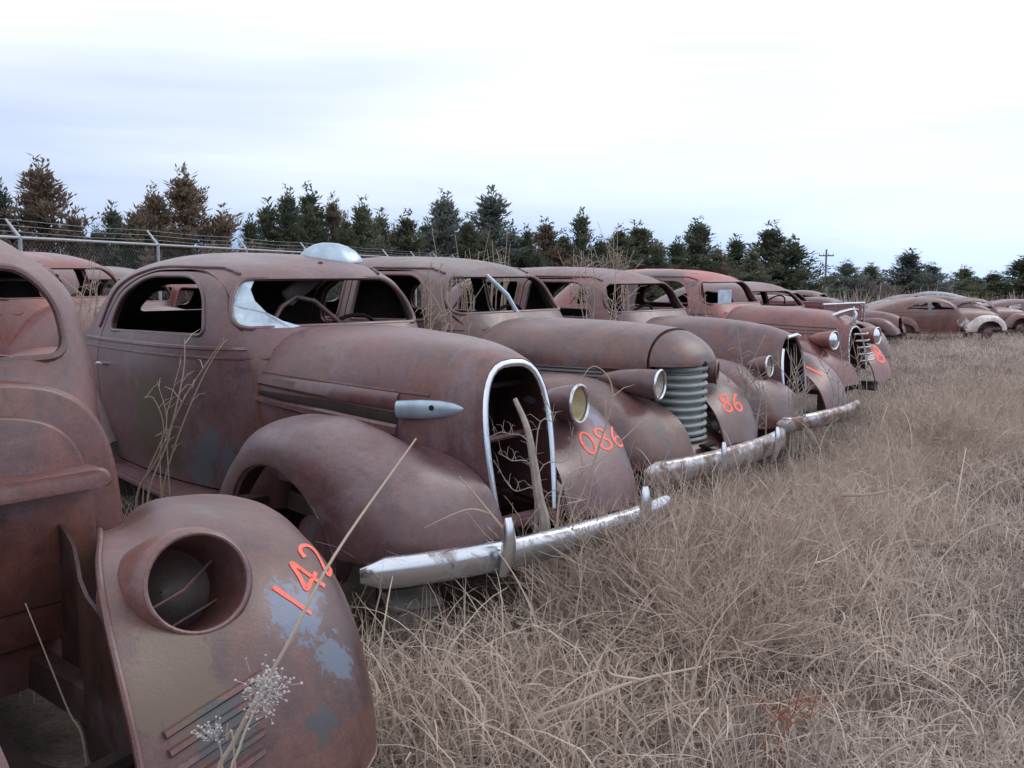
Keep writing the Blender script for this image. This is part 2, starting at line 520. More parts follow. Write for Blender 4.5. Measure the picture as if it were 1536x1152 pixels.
M['wood'] = plain('weathered_wood', (0.17, 0.145, 0.12), 0.85, 0.35, 12)
M['deadwood'] = plain('grey_dead_wood', (0.34, 0.295, 0.26), 0.85, 0.35, 16)
M['straw'] = grassmat('straw', [(0.0, (0.32, 0.25, 0.20)), (0.5, (0.50, 0.405, 0.33)), (1.0, (0.64, 0.54, 0.45))])
M['short'] = grassmat('matted_dead_grass', [(0.0, (0.15, 0.12, 0.105)), (0.35, (0.34, 0.28, 0.25)), (0.7, (0.54, 0.45, 0.39)), (1.0, (0.70, 0.60, 0.51))])
M['tall'] = grassmat('tall_dead_grass', [(0.0, (0.26, 0.185, 0.155)), (0.4, (0.45, 0.34, 0.29)), (0.75, (0.60, 0.48, 0.415)), (1.0, (0.72, 0.60, 0.525))])
M['weed'] = grassmat('dead_weed_twigs', [(0.0, (0.34, 0.26, 0.21)), (0.5, (0.54, 0.43, 0.36)), (1.0, (0.70, 0.59, 0.50))])
M['seed'] = plain('pale_seed_heads', (0.46, 0.43, 0.42), 0.9, 0.3, 40)
M['redleaf'] = plain('rusty_dead_leaf', (0.28, 0.12, 0.075), 0.8, 0.3, 20)
M['cedar'] = grassmat('cedar_green', [(0.0, (0.07, 0.085, 0.058)), (0.5, (0.12, 0.135, 0.09)), (1.0, (0.17, 0.178, 0.12))], patch=.4, trans=.42)
M['cedar_blue'] = grassmat('cedar_blue_green', [(0.0, (0.085, 0.10, 0.09)), (0.5, (0.13, 0.15, 0.133)), (1.0, (0.18, 0.197, 0.17))], patch=.4, trans=.42)
M['cedar_brown'] = grassmat('cedar_winter_brown', [(0.0, (0.12, 0.09, 0.068)), (0.5, (0.185, 0.137, 0.10)), (1.0, (0.24, 0.188, 0.14))], patch=.4, trans=.42)
M['bark'] = plain('bark', (0.085, 0.065, 0.055), 0.9, 0.35, 10)
M['twig'] = plain('bare_twigs', (0.17, 0.13, 0.13), 0.9, 0.3, 6)


def groundmat():
    m, nt, N, L, bs = mat_base('dry_ground')
    tc = N.new('ShaderNodeTexCoord'); v = tc.outputs['Object']
    n1 = nnoise(N, L, v, 0.5, 8, 0.65); n2 = nnoise(N, L, v, 9, 8, 0.75); n3 = nnoise(N, L, v, 60, 5, 0.7)
    c = ramp(N, L, n2, [(0.3, (0.055, 0.045, 0.04)), (0.5, (0.11, 0.09, 0.078)), (0.72, (0.18, 0.15, 0.13))])
    c = mixc(N, L, ramp(N, L, n1, [(0.4, (0, 0, 0)), (0.65, (0.55,) * 3)]), c, (0.20, 0.155, 0.13))
    mu = N.new('ShaderNodeMix'); mu.data_type = 'RGBA'; mu.blend_type = 'MULTIPLY'; mu.inputs[0].default_value = 1
    L.new(c, mu.inputs[6]); L.new(ramp(N, L, n3, [(0.3, (0.6,) * 3), (0.7, (1.25,) * 3)]), mu.inputs[7])
    L.new(mu.outputs[2], bs.inputs['Base Color']); bs.inputs['Roughness'].default_value = 0.95
    bs.inputs['Specular IOR Level'].default_value = 0.1
    bp = N.new('ShaderNodeBump'); bp.inputs['Strength'].default_value = 0.6; bp.inputs['Distance'].default_value = 0.03
    L.new(n2, bp.inputs['Height']); L.new(bp.outputs[0], bs.inputs['Normal'])
    return m


M['ground'] = groundmat()


# ------------------------------------------------------------------ ground
def gz(x, y):
    t = x * .6 + y * .8 - 5.5          # the field falls away gently towards the far right
    fall = 0.0 if t < 0 else (.027 * t * min(1, t / 4) if t < 700 else .027 * 700)
    return -fall + 0.035 * noise.noise(Vector((x * .55, y * .55, 0))) + 0.02 * noise.noise(Vector((x * 1.7, y * 1.7, 4))) \
        + 0.10 * noise.noise(Vector((x * .06, y * .06, 9))) * min(1, max(0, abs(x) + abs(y) - 8) / 30)


def build_ground():
    def axis(lo, hi):
        a = np.concatenate([np.linspace(-9, 12, 106), np.geomspace(12.4, hi, 40), -np.geomspace(9.4, -lo, 40)])
        return np.unique(np.round(a, 3))
    xs = axis(-900, 900); ys = axis(-200, 1400)
    V = [(x, y, gz(x, y)) for y in ys for x in xs]; n = len(xs)
    Fc = [(j * n + i, j * n + i + 1, (j + 1) * n + i + 1, (j + 1) * n + i) for j in range(len(ys) - 1) for i in range(n - 1)]
    o = put('ground', (V, Fc), M['ground'], angle=0)
    tag(o, kind='structure')


build_ground()


# ------------------------------------------------------------------ car pieces (x forward, y left, z up, origin under the front axle)
COUPE = [(.30, -.74, -3.95, .70), (.60, -.70, -4.08, .765), (.92, -.73, -4.0, .785), (1.10, -.80, -3.70, .765), (1.20, -.87, -3.30, .74),
         (1.35, -.98, -2.98, .705), (1.48, -1.11, -2.76, .668), (1.555, -1.25, -2.60, .605), (1.60, -1.45, -2.42, .50),
         (1.63, -1.66, -2.24, .34), (1.642, -1.88, -2.05, .12)]
SEDAN = [(.30, -.74, -3.75, .72), (.60, -.70, -3.95, .78), (.92, -.73, -3.90, .80), (1.10, -.80, -3.78, .78), (1.20, -.87, -3.66, .755),
         (1.35, -.98, -3.45, .71), (1.48, -1.10, -3.22, .665), (1.555, -1.24, -3.05, .605), (1.60, -1.42, -2.82, .51),
         (1.632, -1.68, -2.56, .35), (1.645, -1.96, -2.28, .12)]


def cab_grid(levels, nz=46, nt=104, tf=0.15, tr=0.22, dx=0.0, tu=.07):
    Lv = np.array(levels, float); k = np.arange(len(Lv)); u = np.linspace(0, len(Lv) - 1, nz)
    z, xf_, xr_, hw = [spline(k, Lv[:, i])(u) for i in range(4)]
    G = np.zeros((nz, nt, 3)); th = np.linspace(0, 2 * np.pi, 1600)
    for i in range(nz):
        n = 5.0 - 2.5 * smooth01(1.40, 1.635, z[i])
        a = (xf_[i] - xr_[i]) / 2; xc = (xf_[i] + xr_[i]) / 2
        c, s = np.cos(th), np.sin(th)
        X = xc + a * np.sign(c) * np.abs(c) ** (2 / n); Y = hw[i] * np.sign(s) * np.abs(s) ** (2 / n)
        Y = Y * (1 - (tf - (tf - tu) * smooth01(.9, 1.25, z[i])) * smooth01(-1.95, -.75, X) - tr * smooth01(2.5, 4.0, -X))
        d = np.concatenate([[0], np.cumsum(np.hypot(np.diff(X), np.diff(Y)))]); q = np.arange(nt) / nt * d[-1]
        G[i, :, 0] = np.interp(q, d, X) + dx; G[i, :, 1] = np.interp(q, d, Y); G[i, :, 2] = z[i]
    return G


def fender_grid(f, nx=46, nv=30):
    xs = f['x']; S = {k: spline(xs, f[k]) for k in ('zt', 'yo', 'yc', 'yi', 'zi', 'zl')}
    x0, x1 = xs[0], xs[-1]
    t = np.linspace(0, 1, nx); X = x0 + (x1 - x0) * (t - 0.10 * np.sin(2 * np.pi * t) / (2 * np.pi) * 2 * 0.6)
    cx, ra, za = f['arch']
    G = np.zeros((nx, nv, 3)); arch = []
    for i, x in enumerate(X):
        zt, yo, yc, yi, zi, zl = [float(S[k](x)) for k in ('zt', 'yo', 'yc', 'yi', 'zi', 'zl')]
        q = 1 - ((x - cx) / ra) ** 2
        if q > 0:
            za_ = za[0] + (za[1] - za[0]) * math.sqrt(q)
            zl = max(zl, min(za_, zt - 0.05))
        zl = min(zl, zt - 0.012); zm = max(zl + .006, zt - f.get('sh', .30) * min(1, (zt - .3) / .5 + .2))
        zi = min(zi, zt + .04)
        P = [(yi, zi), (yi + .28 * (yc - yi), zi + .14 * (zt - zi)), (yi + .66 * (yc - yi), zi + .84 * (zt - zi)), (yc, zt),
             (yc + .62 * (yo - yc), zt - .13 * (zt - zm)), (yc + .93 * (yo - yc), zt - .50 * (zt - zm)), (yo, zm), (yo - .012, zl)]
        C = catmull(P, nv)
        G[i, :, 0] = x; G[i, :, 1:] = C
        if q > -.02: arch.append(Vector((x, C[-1][0], C[-1][1])))
    return G, arch


FENDER = dict(x=[-.80, -.68, -.52, -.36, -.15, .08, .28, .44, .55, .63, .68, .70],
              zt=[.42, .60, .73, .83, .895, .905, .875, .80, .71, .60, .50, .43],
              yo=[.78, .83, .865, .88, .885, .885, .87, .83, .78, .71, .62, .54],
              yc=[.66, .65, .64, .63, .62, .61, .60, .58, .55, .50, .45, .40],
              yi=[.62, .58, .54, .50, .46, .40, .32, .26, .22, .20, .19, .19],
              zi=[.42, .58, .68, .74, .78, .80, .78, .74, .68, .60, .50, .43],
              zl=[.36, .36, .36, .37, .38, .39, .40, .40, .40, .40, .40, .405],
              arch=(-.03, .43, (.36, .715)))
REAR = dict(x=[-.62, -.54, -.40, -.2, 0, .2, .38, .50, .58],
            zt=[.40, .58, .74, .85, .88, .86, .76, .62, .48], yo=[.80, .85, .885, .90, .905, .905, .895, .87, .82],
            yc=[.74, .75, .76, .76, .76, .76, .76, .75, .74], yi=[.66, .64, .62, .61, .60, .60, .61, .64, .66],
            zi=[.42, .58, .72, .80, .84, .82, .74, .62, .48], zl=[.36] * 9, arch=(0.02, .36, (.36, .62)))


def hood_grid(st, zb=.48, n=2.7, lean=.17, lx=0.0, nx=44, nv=40, wb=.84, x_end=None, zref=None):
    st = np.array(st, float); X = np.linspace(st[0, 0], st[-1, 0], nx)
    w = spline(st[:, 0], st[:, 1])(X); zt = spline(st[:, 0], st[:, 2])(X)
    G = np.zeros((nx, nv, 3)); ph = np.linspace(0, np.pi, 900)
    for i in range(nx):
        c, s = np.cos(ph), np.sin(ph)
        Y = w[i] * np.sign(c) * np.abs(c) ** (2 / n); Z = zb + (zt[i] - zb) * np.abs(s) ** (2 / n)
        Y = Y * (wb + (1 - wb) * (Z - zb) / (zt[i] - zb))
        d = np.concatenate([[0], np.cumsum(np.hypot(np.diff(Y), np.diff(Z)))]); q = np.linspace(0, d[-1], nv)
        yy = np.interp(q, d, Y); zz = np.interp(q, d, Z)
        k = smooth01(st[-1, 0] - .6, st[-1, 0], X[i])
        G[i, :, 0] = X[i] + lean * k * (zt[-1] - zz); G[i, :, 1] = yy; G[i, :, 2] = zz
    return G


def bumper_mesh(y0, y1, x0, x1, bow=.13, z=.45, h=.062, n=40, droop=0.0, twist=0.0):
    prof = [(-.012, -1), (.010, -.92), (.024, -.62), (.031, -.2), (.033, .1), (.031, .45), (.020, .85), (-.002, 1), (-.014, .8), (-.004, 0), (-.016, -.8)]
    V = []; Fc = []; m = len(prof); P = []
    for i in range(n):
        t = i / (n - 1); s = 2 * t - 1
        P.append(Vector((x0 + (x1 - x0) * t + bow * (1 - abs(s) ** 2.4), y0 + (y1 - y0) * t, z + droop * (t - .5) + twist * (s * s - .4))))
    T = frames(P, False)
    for i in range(n):
        nrm = Vector((T[i].y, -T[i].x, 0)).normalized(); s = abs(2 * i / (n - 1) - 1)
        k = 1 - .55 * smooth01(.90, 1.0, s)
        for (a, b) in prof: V.append(P[i] + nrm * a * k + Vector((0, 0, b * h * k)))
    for i in range(n - 1):
        for k in range(m):
            Fc.append((i * m + k, i * m + (k + 1) % m, (i + 1) * m + (k + 1) % m, (i + 1) * m + k))
    Fc.append(tuple(range(m))[::-1]); Fc.append(tuple((n - 1) * m + k for k in range(m)))
    return (V, Fc), P


def guard_mesh(p, up=.15, dn=.10, fwd=.05, r=.027):
    p = Vector(p); P = []
    for t in np.linspace(0, 1, 10):
        z = -dn + (up + dn) * t; x = .045 + fwd * (1 - (2 * t - 1) ** 2) + (.03 * t ** 3)
        P.append(p + Vector((x, 0, z)))
    rr = [r * (.75 + .35 * math.sin(math.pi * min(1, t * 1.1))) * (1 if t < .9 else .7) for t in np.linspace(0, 1, 10)]
    return tube(P, rr, 10, flat=.8, up=(0, 1, 0))


DIGITS = {
    '0': [[(.3 + .26 * math.cos(a), .5 + .5 * math.sin(a)) for a in np.linspace(0, 2 * math.pi, 20)]],
    '1': [[(.3, 1.05), (.3, .5), (.3, -.1)]],
    '2': [[(.05, .78), (.15, .97), (.35, 1.0), (.52, .85), (.5, .62), (.3, .35), (.05, .02), (.3, .0), (.6, .03)]],
    '4': [[(.42, -.05), (.42, .5), (.42, 1.0), (.2, .62), (.02, .33), (.3, .33), (.62, .33)]],
    '6': [[(.5, 1.0), (.25, .8), (.08, .5), (.06, .22), (.2, .02), (.42, .03), (.52, .22), (.44, .42), (.25, .45), (.08, .3)]],
    '8': [[(.3 + .22 * math.sin(a), .5 + .5 * math.sin(a / 2) * (1 if a < 2 * math.pi else 1)) for a in []] or
          [(.3, .52), (.1, .68), (.12, .92), (.3, 1.0), (.5, .9), (.5, .68), (.3, .52), (.08, .35), (.06, .1), (.3, .0), (.54, .1), (.54, .35), (.3, .52)]],
}


def paint_number(txt, bvh, C, nrm, up, h, w=.022, slant=0.0):
    C, nrm, up = Vector(C), Vector(nrm).normalized(), Vector(up); up = (up - nrm * up.dot(nrm)).normalized()
    right = up.cross(nrm); V = []; Fc = []; adv = .78; tot = adv * len(txt)
    rr = random.Random(len(txt) * 7 + int(h * 1000))
    for i, ch in enumerate(txt):
        for st in DIGITS[ch]:
            pts = catmull(st, max(12, len(st) * 5)); prev = None; run = []
            for q in pts:
                a = (q[0] - .3 + adv * (i + .5) - tot / 2 + slant * q[1]) * h; b = (q[1] - .5) * h
                run.append((a, b))
            n = len(run)
            for j, (a, b) in enumerate(run):
                a0, b0 = run[max(j - 1, 0)]; a1, b1 = run[min(j + 1, n - 1)]
                t = Vector((a1 - a0, b1 - b0)); t = t.normalized() if t.length > 1e-9 else Vector((1, 0)); qn = Vector((-t.y, t.x))
                ww = w / 2 * (0.85 + .3 * noise.noise(Vector((a * 30, b * 30, i))))
                row = []
                for s in (-1, 0, 1):
                    o = C + right * (a + qn.x * ww * s) + up * (b + qn.y * ww * s) + nrm * .6
                    hit = bvh.ray_cast(o, -nrm)
                    if hit[0] is None: row = None; break
                    nn = hit[1] if hit[1].dot(nrm) > 0 else -hit[1]
                    row.append(hit[0] + nn * .0018)
                if row is None: prev = None; continue
                k = len(V); V.extend(row)
                if prev is not None:
                    for s in (0, 1): Fc.append((prev + s, prev + s + 1, k + s + 1, k + s))
                prev = k
    return V, Fc


def mark(car_, side, px, py, txt, up, h, w):
    """spray-painted number on the fender where the ray through a pixel meets it"""
    root = car_['root']; bpy.context.view_layer.update(); inv = root.matrix_world.inverted()
    o = inv @ Vector((0, 0, EYE)); d = (inv.to_3x3() @ ray(px, py)).normalized()
    bv = car_['fbvh%+d' % side]; hit = bv.ray_cast(o, d)
    if hit[0] is None: print('MARK MISS', txt); return
    n = hit[1] if hit[1].dot(d) < 0 else -hit[1]
    n = (n * .3 - d * .7).normalized()
    put('painted_number', paint_number(txt, bv, hit[0], n, inv.to_3x3() @ Vector(up), h, w), M['orange'], car_['fender%+d' % side])


def headlight(parent, loc, rot, r=.105, length=.30, shellmat=None, refl=None, lensed=False, rim=None):
    e = Matrix.Translation(loc) @ Matrix.Rotation(rot[2], 4, 'Z') @ Matrix.Rotation(rot[1], 4, 'Y')
    prof = [(-length, .004), (-length * .97, r * .22), (-length * .85, r * .48), (-length * .65, r * .74), (-length * .4, r * .92),
            (-length * .18, r * .99), (0, r), (.004, r * .97), (-.012, r * .93), (-length * .3, r * .86), (-length * .6, r * .7), (-length * .8, r * .4), (-length * .9, .004)]
    h = put('headlight', xf(lathe(prof, 28), e), shellmat, parent)
    put('rim', xf(tube([(0.002, r * .985 * math.cos(a), r * .985 * math.sin(a)) for a in np.linspace(0, 2 * math.pi, 32, endpoint=False)], .008, 8, closed=True), e), rim or M['chrome'], h)
    if lensed:
        pr = [(-.012, r * .94), (.004, r * .75), (.014, r * .4), (.017, .002)]
    else:
        pr = [(-.01, r * .93), (-.05, r * .78), (-.09, r * .5), (-.11, r * .2), (-.113, .002)]
    put('reflector', xf(lathe(pr, 28), e), refl or M['cream'], h)
    return h


def sill_interior(root, cfg, seatmat):
    x1 = -0.95; hwf = .50
    put('floor_pan', box(-3.1, -.85, -.60, .60, .34, .37), M['inner'], root, False)
    # bench seat
    sb = box(-2.25, -1.72, -.58, .58, .48, .68, .05)
    bk = xf(box(-.09, .09, -.58, .58, 0, .56, .06), Matrix.Translation((-2.28, 0, .58)) @ Matrix.Rotation(R(-14), 4, 'Y'))
    s = put('bench_seat', join(sb, bk), seatmat, root)
    put('dashboard', box(-1.12, -1.0, -.48, .48, .98, 1.14, .03), M['inner'], root)
    cx = Vector((-1.42, .34, 1.10)); ax = Vector((-.75, 0, .55)).normalized()
    u = Vector((0, 1, 0)); w = ax.cross(u)
    ring = [cx + (u * math.cos(a) + w * math.sin(a)) * .21 for a in np.linspace(0, 2 * math.pi, 30, endpoint=False)]
    st = put('steering_wheel', tube(ring, .012, 8, closed=True), M['black'], root)
    put('spoke', join(tube([cx - u * .2, cx + u * .2], .007, 6), tube([cx, cx + w * .2], .007, 6)), M['black'], st)
    put('steering_column', tube([cx, cx - ax * .62], .022, 8), M['inner'], root)


def undercarriage(root, low=False):
    v = [box(-3.9, .62, s * .38 - .03, s * .38 + .03, .30, .40) for s in (-1, 1)]
    put('chassis_rail', v[0], M['darkrust'], root, False); put('chassis_rail', v[1], M['darkrust'], root, False)
    put('crossmember', box(.30, .40, -.37, .37, .30, .38), M['inner'], root, False)
    for ax_x in (0, -2.95):
        put('axle', tube([(ax_x, -.66, .30), (ax_x, .66, .30)], .035, 10), M['inner'], root)
        for s in (-1, 1):
            dr = [(-.07, .004), (-.07, .15), (-.05, .17), (.03, .17), (.05, .12), (.06, .06), (.09, .055), (.09, .003)]
            d = put('brake_drum', xf(lathe(dr, 24), Matrix.Translation((ax_x, s * .66, .30)) @ Matrix.Rotation(s * math.pi / 2, 4, 'Z')), M['rust4'], root)
            put('stand_block', box(ax_x - .12, ax_x + .12, s * .56 - .10, s * .56 + .10, -.12, .27), M['wood'], root, False)


def poly_offset(o, d):
    o = [np.array(p) for p in o]; n = len(o); c = sum(o) / n; out = []
    for i in range(n):
        t = o[(i + 1) % n] - o[i - 1]; q = np.array([t[1], -t[0]]) / (np.linalg.norm(t) + 1e-9)
        if np.dot(q, o[i] - c) < 0: q = -q
        out.append(o[i] + q * d)
    return out


def build_cab(root, cfg):
    """cab shell with cut windows; the doors are cut out as panels of their own"""
    sd = cfg.get('seed', 1); th = .028; bm_slot0 = cfg['body_mat']
    G = cab_grid(cfg['cab'], cfg.get('nz', 46), cfg.get('nt', 104), cfg.get('tf', .15), dx=cfg.get('cabdx', 0), tu=cfg.get('tu', .07))
    vf = shell(G, th, True, True, True); V = dent(vf[0], sd, .005, 2.2); vf = (V, vf[1])
    bv = bvh_of(vf); me = mk(*vf)
    ninner = G.shape[0] * G.shape[1]
    for p in me.polygons:
        if sum(v_ >= ninner for v_ in p.vertices) >= 3 and p.vertices[0] != len(me.vertices): p.material_index = 1
    for p in me.polygons:      # the outer roof cap belongs to the outer skin
        if len(p.vertices) == 3 and sum(v_ < ninner for v_ in p.vertices) == 2: p.material_index = 0
    me.materials.append(bm_slot0); me.materials.append(M['liner'])
    me = fixnormals(me)
    cut = []
    ws = cfg['windshield']; sw = cfg['side_windows']; rw = cfg.get('rear_window')
    wx = cfg.get('wsx', (-1.34, 0))
    cut.append(prism(ws, 'x', *wx))
    for o in sw: cut.append(prism(o, 'y', .30, 1.3)); cut.append(prism(o, 'y', -1.3, -.30))
    if rw: cut.append(prism(rw, 'x', -4.3, -2.35))
    me = boolean(me, cut)
    bm_ = cfg['body_mat']
    for side in cfg.get('doors', ()):
        o = cfg['door']; lo, hi = ((.54, 1.3) if side > 0 else (-1.3, -.54))
        n0 = len(me.polygons); d = rest = None
        for tr in range(6):
            e_ = .0013 * tr
            d = boolean(me.copy(), [prism(poly_offset(o, -.006 - e_), 'y', lo, hi)], 'INTERSECT')
            rest = boolean(me.copy(), [prism(poly_offset(o, .006 + e_), 'y', lo, hi)])
            if len(d.polygons) > 60 and len(rest.polygons) > .5 * n0: break
        else:
            print('DOOR CUT FAILED', cfg['label']); continue
        me = rest
        dm = link('door', d, cfg.get('door_mat', bm_), root, angle=32)
        hx, hz = cfg.get('handle', (-2.45, .97))
        h = on_surface(bv, [(hx, hz), (hx + .11, hz + .004)], 'y', side * 1.3, -side)
        if len(h) == 2:
            a, b = h[0][0] + h[0][1] * .03, h[1][0] + h[1][1] * .035
            put('handle', join(tube([a, (a + b) / 2 + h[0][1] * .006, b], [.008, .011, .009], 8), tube([b, h[1][0]], .010, 8)), M['chrome'], dm)
        for hz in (cfg.get('hinges', (.55, .98))):
            e = on_surface(bv, [(o[0][0] + .012 if False else max(p[0] for p in o) + .006, hz - .04), (max(p[0] for p in o) + .006, hz + .04)], 'y', side * 1.3, -side)
            if len(e) == 2: put('hinge', tube([e[0][0], e[1][0]], .011, 8), cfg['mat'], dm)
    link('body', me, bm_, root, angle=32)

    def frame(o, axis, start, sgn, name='window_frame', r=.011, mat=None, off=0.0):
        hs = on_surface(bv, o, axis, start, sgn)
        if len(hs) > 6:
            put(name, tube([p + n * off for p, n in hs], r, 8, closed=True), mat or cfg['mat'], root)
    frame(ws, 'x', .5, -1, 'windshield_frame', .013, cfg.get('wsframe'))
    for o in sw:
        for s in (-1, 1): frame(o, 'y', s * 1.4, -s)
    # belt mouldings and drip rails, both sides
    for s in (-1, 1):
        for (za, zb, w) in cfg.get('belts', ((1.135, 1.105, .022), (1.085, 1.06, .014))):
            vf2 = strip_on(bv, [(x, za + (zb - za) * t) for t, x in zip(np.linspace(0, 1, 24), np.linspace(cfg.get('belt0', -.84), cfg.get('belt1', -2.9), 24))], w, .008, 'y', s * 1.4, -s)
            if len(vf2[0]): put('belt_moulding', vf2, cfg['mat'], root)
        if 'drip' in cfg:
            hs = on_surface(bv, [tuple(p) for p in catmull(cfg['drip'], 40)], 'y', s * 1.4, -s)
            if len(hs) > 6: put('drip_rail', tube([p + n * .004 for p, n in hs], .009, 6), cfg['mat'], root)
    return bv


WS = fillet([(-.575, 1.235), (.575, 1.235), (.548, 1.38), (.46, 1.49), (-.46, 1.49), (-.548, 1.38)], [.09, .09, .08, .12, .12, .08])
RW = fillet([(-.34, 1.25), (.34, 1.25), (.28, 1.44), (-.28, 1.44)], .07)


def car(cfg):
    root = empty(cfg['name'], (cfg['pos'][0], cfg['pos'][1], cfg.get('z', 0)), (R(cfg.get('roll', 0)), R(cfg.get('pitch', 0)), cfg['yaw']))
    tag(root, cfg['label'], 'car', cfg.get('group'))
    m = cfg['mat']; out = {'root': root}
    out['cab'] = build_cab(root, cfg)
    if cfg.get('pillars'):
        for s in (-1, 1):
            v = strip_on(out['cab'], [(-.742, z) for z in np.linspace(.44, 1.06, 14)], .032, .007, 'y', s * 1.4, -s)
            if len(v[0]): put('door_pillar', v, M['bluegrey'], root)
    if cfg.get('hood'):
        hd = cfg['hood']; G = hood_grid(**hd)
        vf = shell(G, .02); vf = (dent(vf[0], cfg['seed'] + 3, .004, 2.5), vf[1])
        h = link('hood', fixnormals(mk(*vf)), cfg.get('hood_mat', m), root); out['hood'] = h
        out['hood_bvh'] = bvh_of(vf); out['hoodG'] = G
        ke = int(np.argmin(abs(G[:, G.shape[1] // 2, 0] + .80)))
        put('hood_edge_gap', tube([Vector(p) for p in G[ke]], .0065, 6), M['black'], h)
        top = G[:, G.shape[1] // 2]
        if cfg.get('hinge', True):
            a, b = cfg.get('hinge_range', (5, 36))
            put('centre_hinge', tube([Vector(p) + Vector((0, 0, .006)) for p in top[a:b]], .0095, 8), cfg.get('hinge_mat', M['chrome']), h)
    fd = cfg.get('fender', FENDER); G, arch = fender_grid(fd)
    for s in (1, -1):
        if s not in cfg.get('fender_sides', (1, -1)): continue
        vf = shell(G, .012); vf = vf if s > 0 else mirror(vf)
        vf = (dent(vf[0], cfg['seed'] + 5 + s, .005, 2.4), vf[1])
        f = link('front_fender', fixnormals(mk(*vf)), cfg.get('fender_mat', m), root)
        put('arch_lip', tube([(p.x, p.y * s - s * .008, p.z) for p in arch], .011, 8), m, f)
        out['fender%+d' % s] = f; out['fbvh%+d' % s] = bvh_of(vf)
    G2, arch2 = fender_grid(REAR, 30, 24)
    for s in (1, -1):
        vf = shell(G2 + np.array([-2.95, 0, 0]), .012); vf = vf if s > 0 else mirror(vf)
        f = link('rear_fender', fixnormals(mk(dent(vf[0], cfg['seed'] + 9, .004), vf[1])), m, root)
    for s in (1, -1):
        rb = box(-2.42, -.72, min(s * .60, s * .84), max(s * .60, s * .84), .30, .345, .015)
        put('running_board', rb, m, root)
    undercarriage(root)
    if cfg.get('interior', True): sill_interior(root, cfg, cfg.get('seat', M['fabric']))
    if cfg.get('bumper'):
        b = cfg['bumper']; vf, P = bumper_mesh(**b['mesh'])
        bo = put('front_bumper', vf, b.get('mat', M['chrome']), root, True, 80)
        for y in b.get('guards', ()):
            p = min(P, key=lambda q: abs(q.y - y)); put('bumper_guard', guard_mesh(p, *b.get('gs', ())), b.get('gmat', M['chrome']), bo)
        for y in b.get('irons', (-.36, .36)):
            p = min(P, key=lambda q: abs(q.y - y)); put('bumper_iron', tube([p, (p.x - .16, y, p.z - .03), (.42, y, .36)], .02, 8), M['rust4'], bo)
    return out


def firewall(root, m):
    """bare bulkhead of a car whose hood is gone: cowl arch, stepped plate, lip and recessed panel"""
    def arch(hw, z0, z1, e=.42, n=44):
        return [(hw * math.copysign(abs(math.cos(a)) ** e, math.cos(a)), z0 + (z1 - z0) * abs(math.sin(a)) ** e) for a in np.linspace(0, math.pi, n)]

    def slab(A, x0, x1, bev=.018):
        c = np.mean(A, axis=0); V = []; n = len(A); rows = [(x0, 0), (x1 - bev, 0), (x1 - bev * .3, bev * .35), (x1, bev)]
        for (x, d) in rows:
            for p in A:
                q = np.array(p) - c; q = q * (1 - d / np.linalg.norm(q)); V.append((x, *(q + c)))
        Fc = [tuple(range(n))[::-1], tuple(3 * n + k for k in range(n))]
        for r in range(3): Fc += [(r * n + k, r * n + (k + 1) % n, (r + 1) * n + (k + 1) % n, (r + 1) * n + k) for k in range(n)]
        return V, Fc
    fx = lambda vf: fixnormals(mk(dent(vf[0], 4, .003), vf[1]))
    f = link('firewall', fx(slab(arch(.67, .42, 1.225), -1.05, -.725, .03)), m, root, angle=50)
    link('cowl_plate', fx(slab(arch(.56, .55, 1.135), -.76, -.69, .02)), m, f, angle=50)
    link('firewall_lip', fx(slab(fillet([(-.58, .90), (.58, .90), (.56, .955), (-.56, .955)], .03), -.74, -.60, .02)), m, f, angle=50)
    link('firewall_panel', fx(slab(fillet([(-.53, .44), (.53, .44), (.53, .88), (-.53, .88)], .05), -.74, -.70, .02)), M['rust_red1'], f, angle=50)
    put('panel_crease', tube([(-.697, -.45, .83), (-.697, .1, .825), (-.697, .47, .80)], .009, 6), M['rust_red1'], f)
    return f


# ------------------------------------------------------------------ the front row of wrecks
def pose(ws, yaw, L=.95, z=0):
    return dict(pos=(ws[0] + L * math.cos(R(yaw)), ws[1] + L * math.sin(R(yaw))), yaw=R(yaw), z=z)


COUPE_SIDE = fillet([(-1.17, 1.195), (-1.25, 1.42), (-1.42, 1.505), (-1.95, 1.505), (-2.30, 1.38), (-2.41, 1.17)], [.06, .12, .12, .16, .16, .09])
COUPE_DOOR = fillet([(-.775, .36), (-.78, 1.12), (-1.03, 1.25), (-1.15, 1.46), (-1.40, 1.535), (-1.96, 1.533), (-2.38, 1.40), (-2.56, 1.15), (-2.50, .36)],
                    [.03, .12, .12, .12, .14, .18, .16, .2, .12])
COUPE_DRIP = [(-1.22, 1.512), (-1.30, 1.535), (-1.42, 1.548), (-1.96, 1.545), (-2.42, 1.42), (-2.60, 1.18)]
SEDAN_SIDE1 = fillet([(-1.16, 1.19), (-1.25, 1.43), (-1.38, 1.505), (-1.92, 1.51), (-1.92, 1.18)], [.06, .1, .1, .06, .06])
SEDAN_SIDE2 = fillet([(-2.06, 1.18), (-2.06, 1.51), (-2.60, 1.50), (-2.86, 1.36), (-2.90, 1.19)], [.06, .06, .14, .12, .08])
SEDAN_DOOR = fillet([(-.80, .36), (-.81, 1.08), (-1.06, 1.26), (-1.15, 1.47), (-1.34, 1.535), (-1.98, 1.535), (-1.98, .36)], [.03, .12, .1, .1, .1, .06, .04])
SEDAN_DRIP = [(-1.22, 1.512), (-1.30, 1.535), (-1.42, 1.548), (-2.2, 1.55), (-2.7, 1.49), (-3.0, 1.2)]

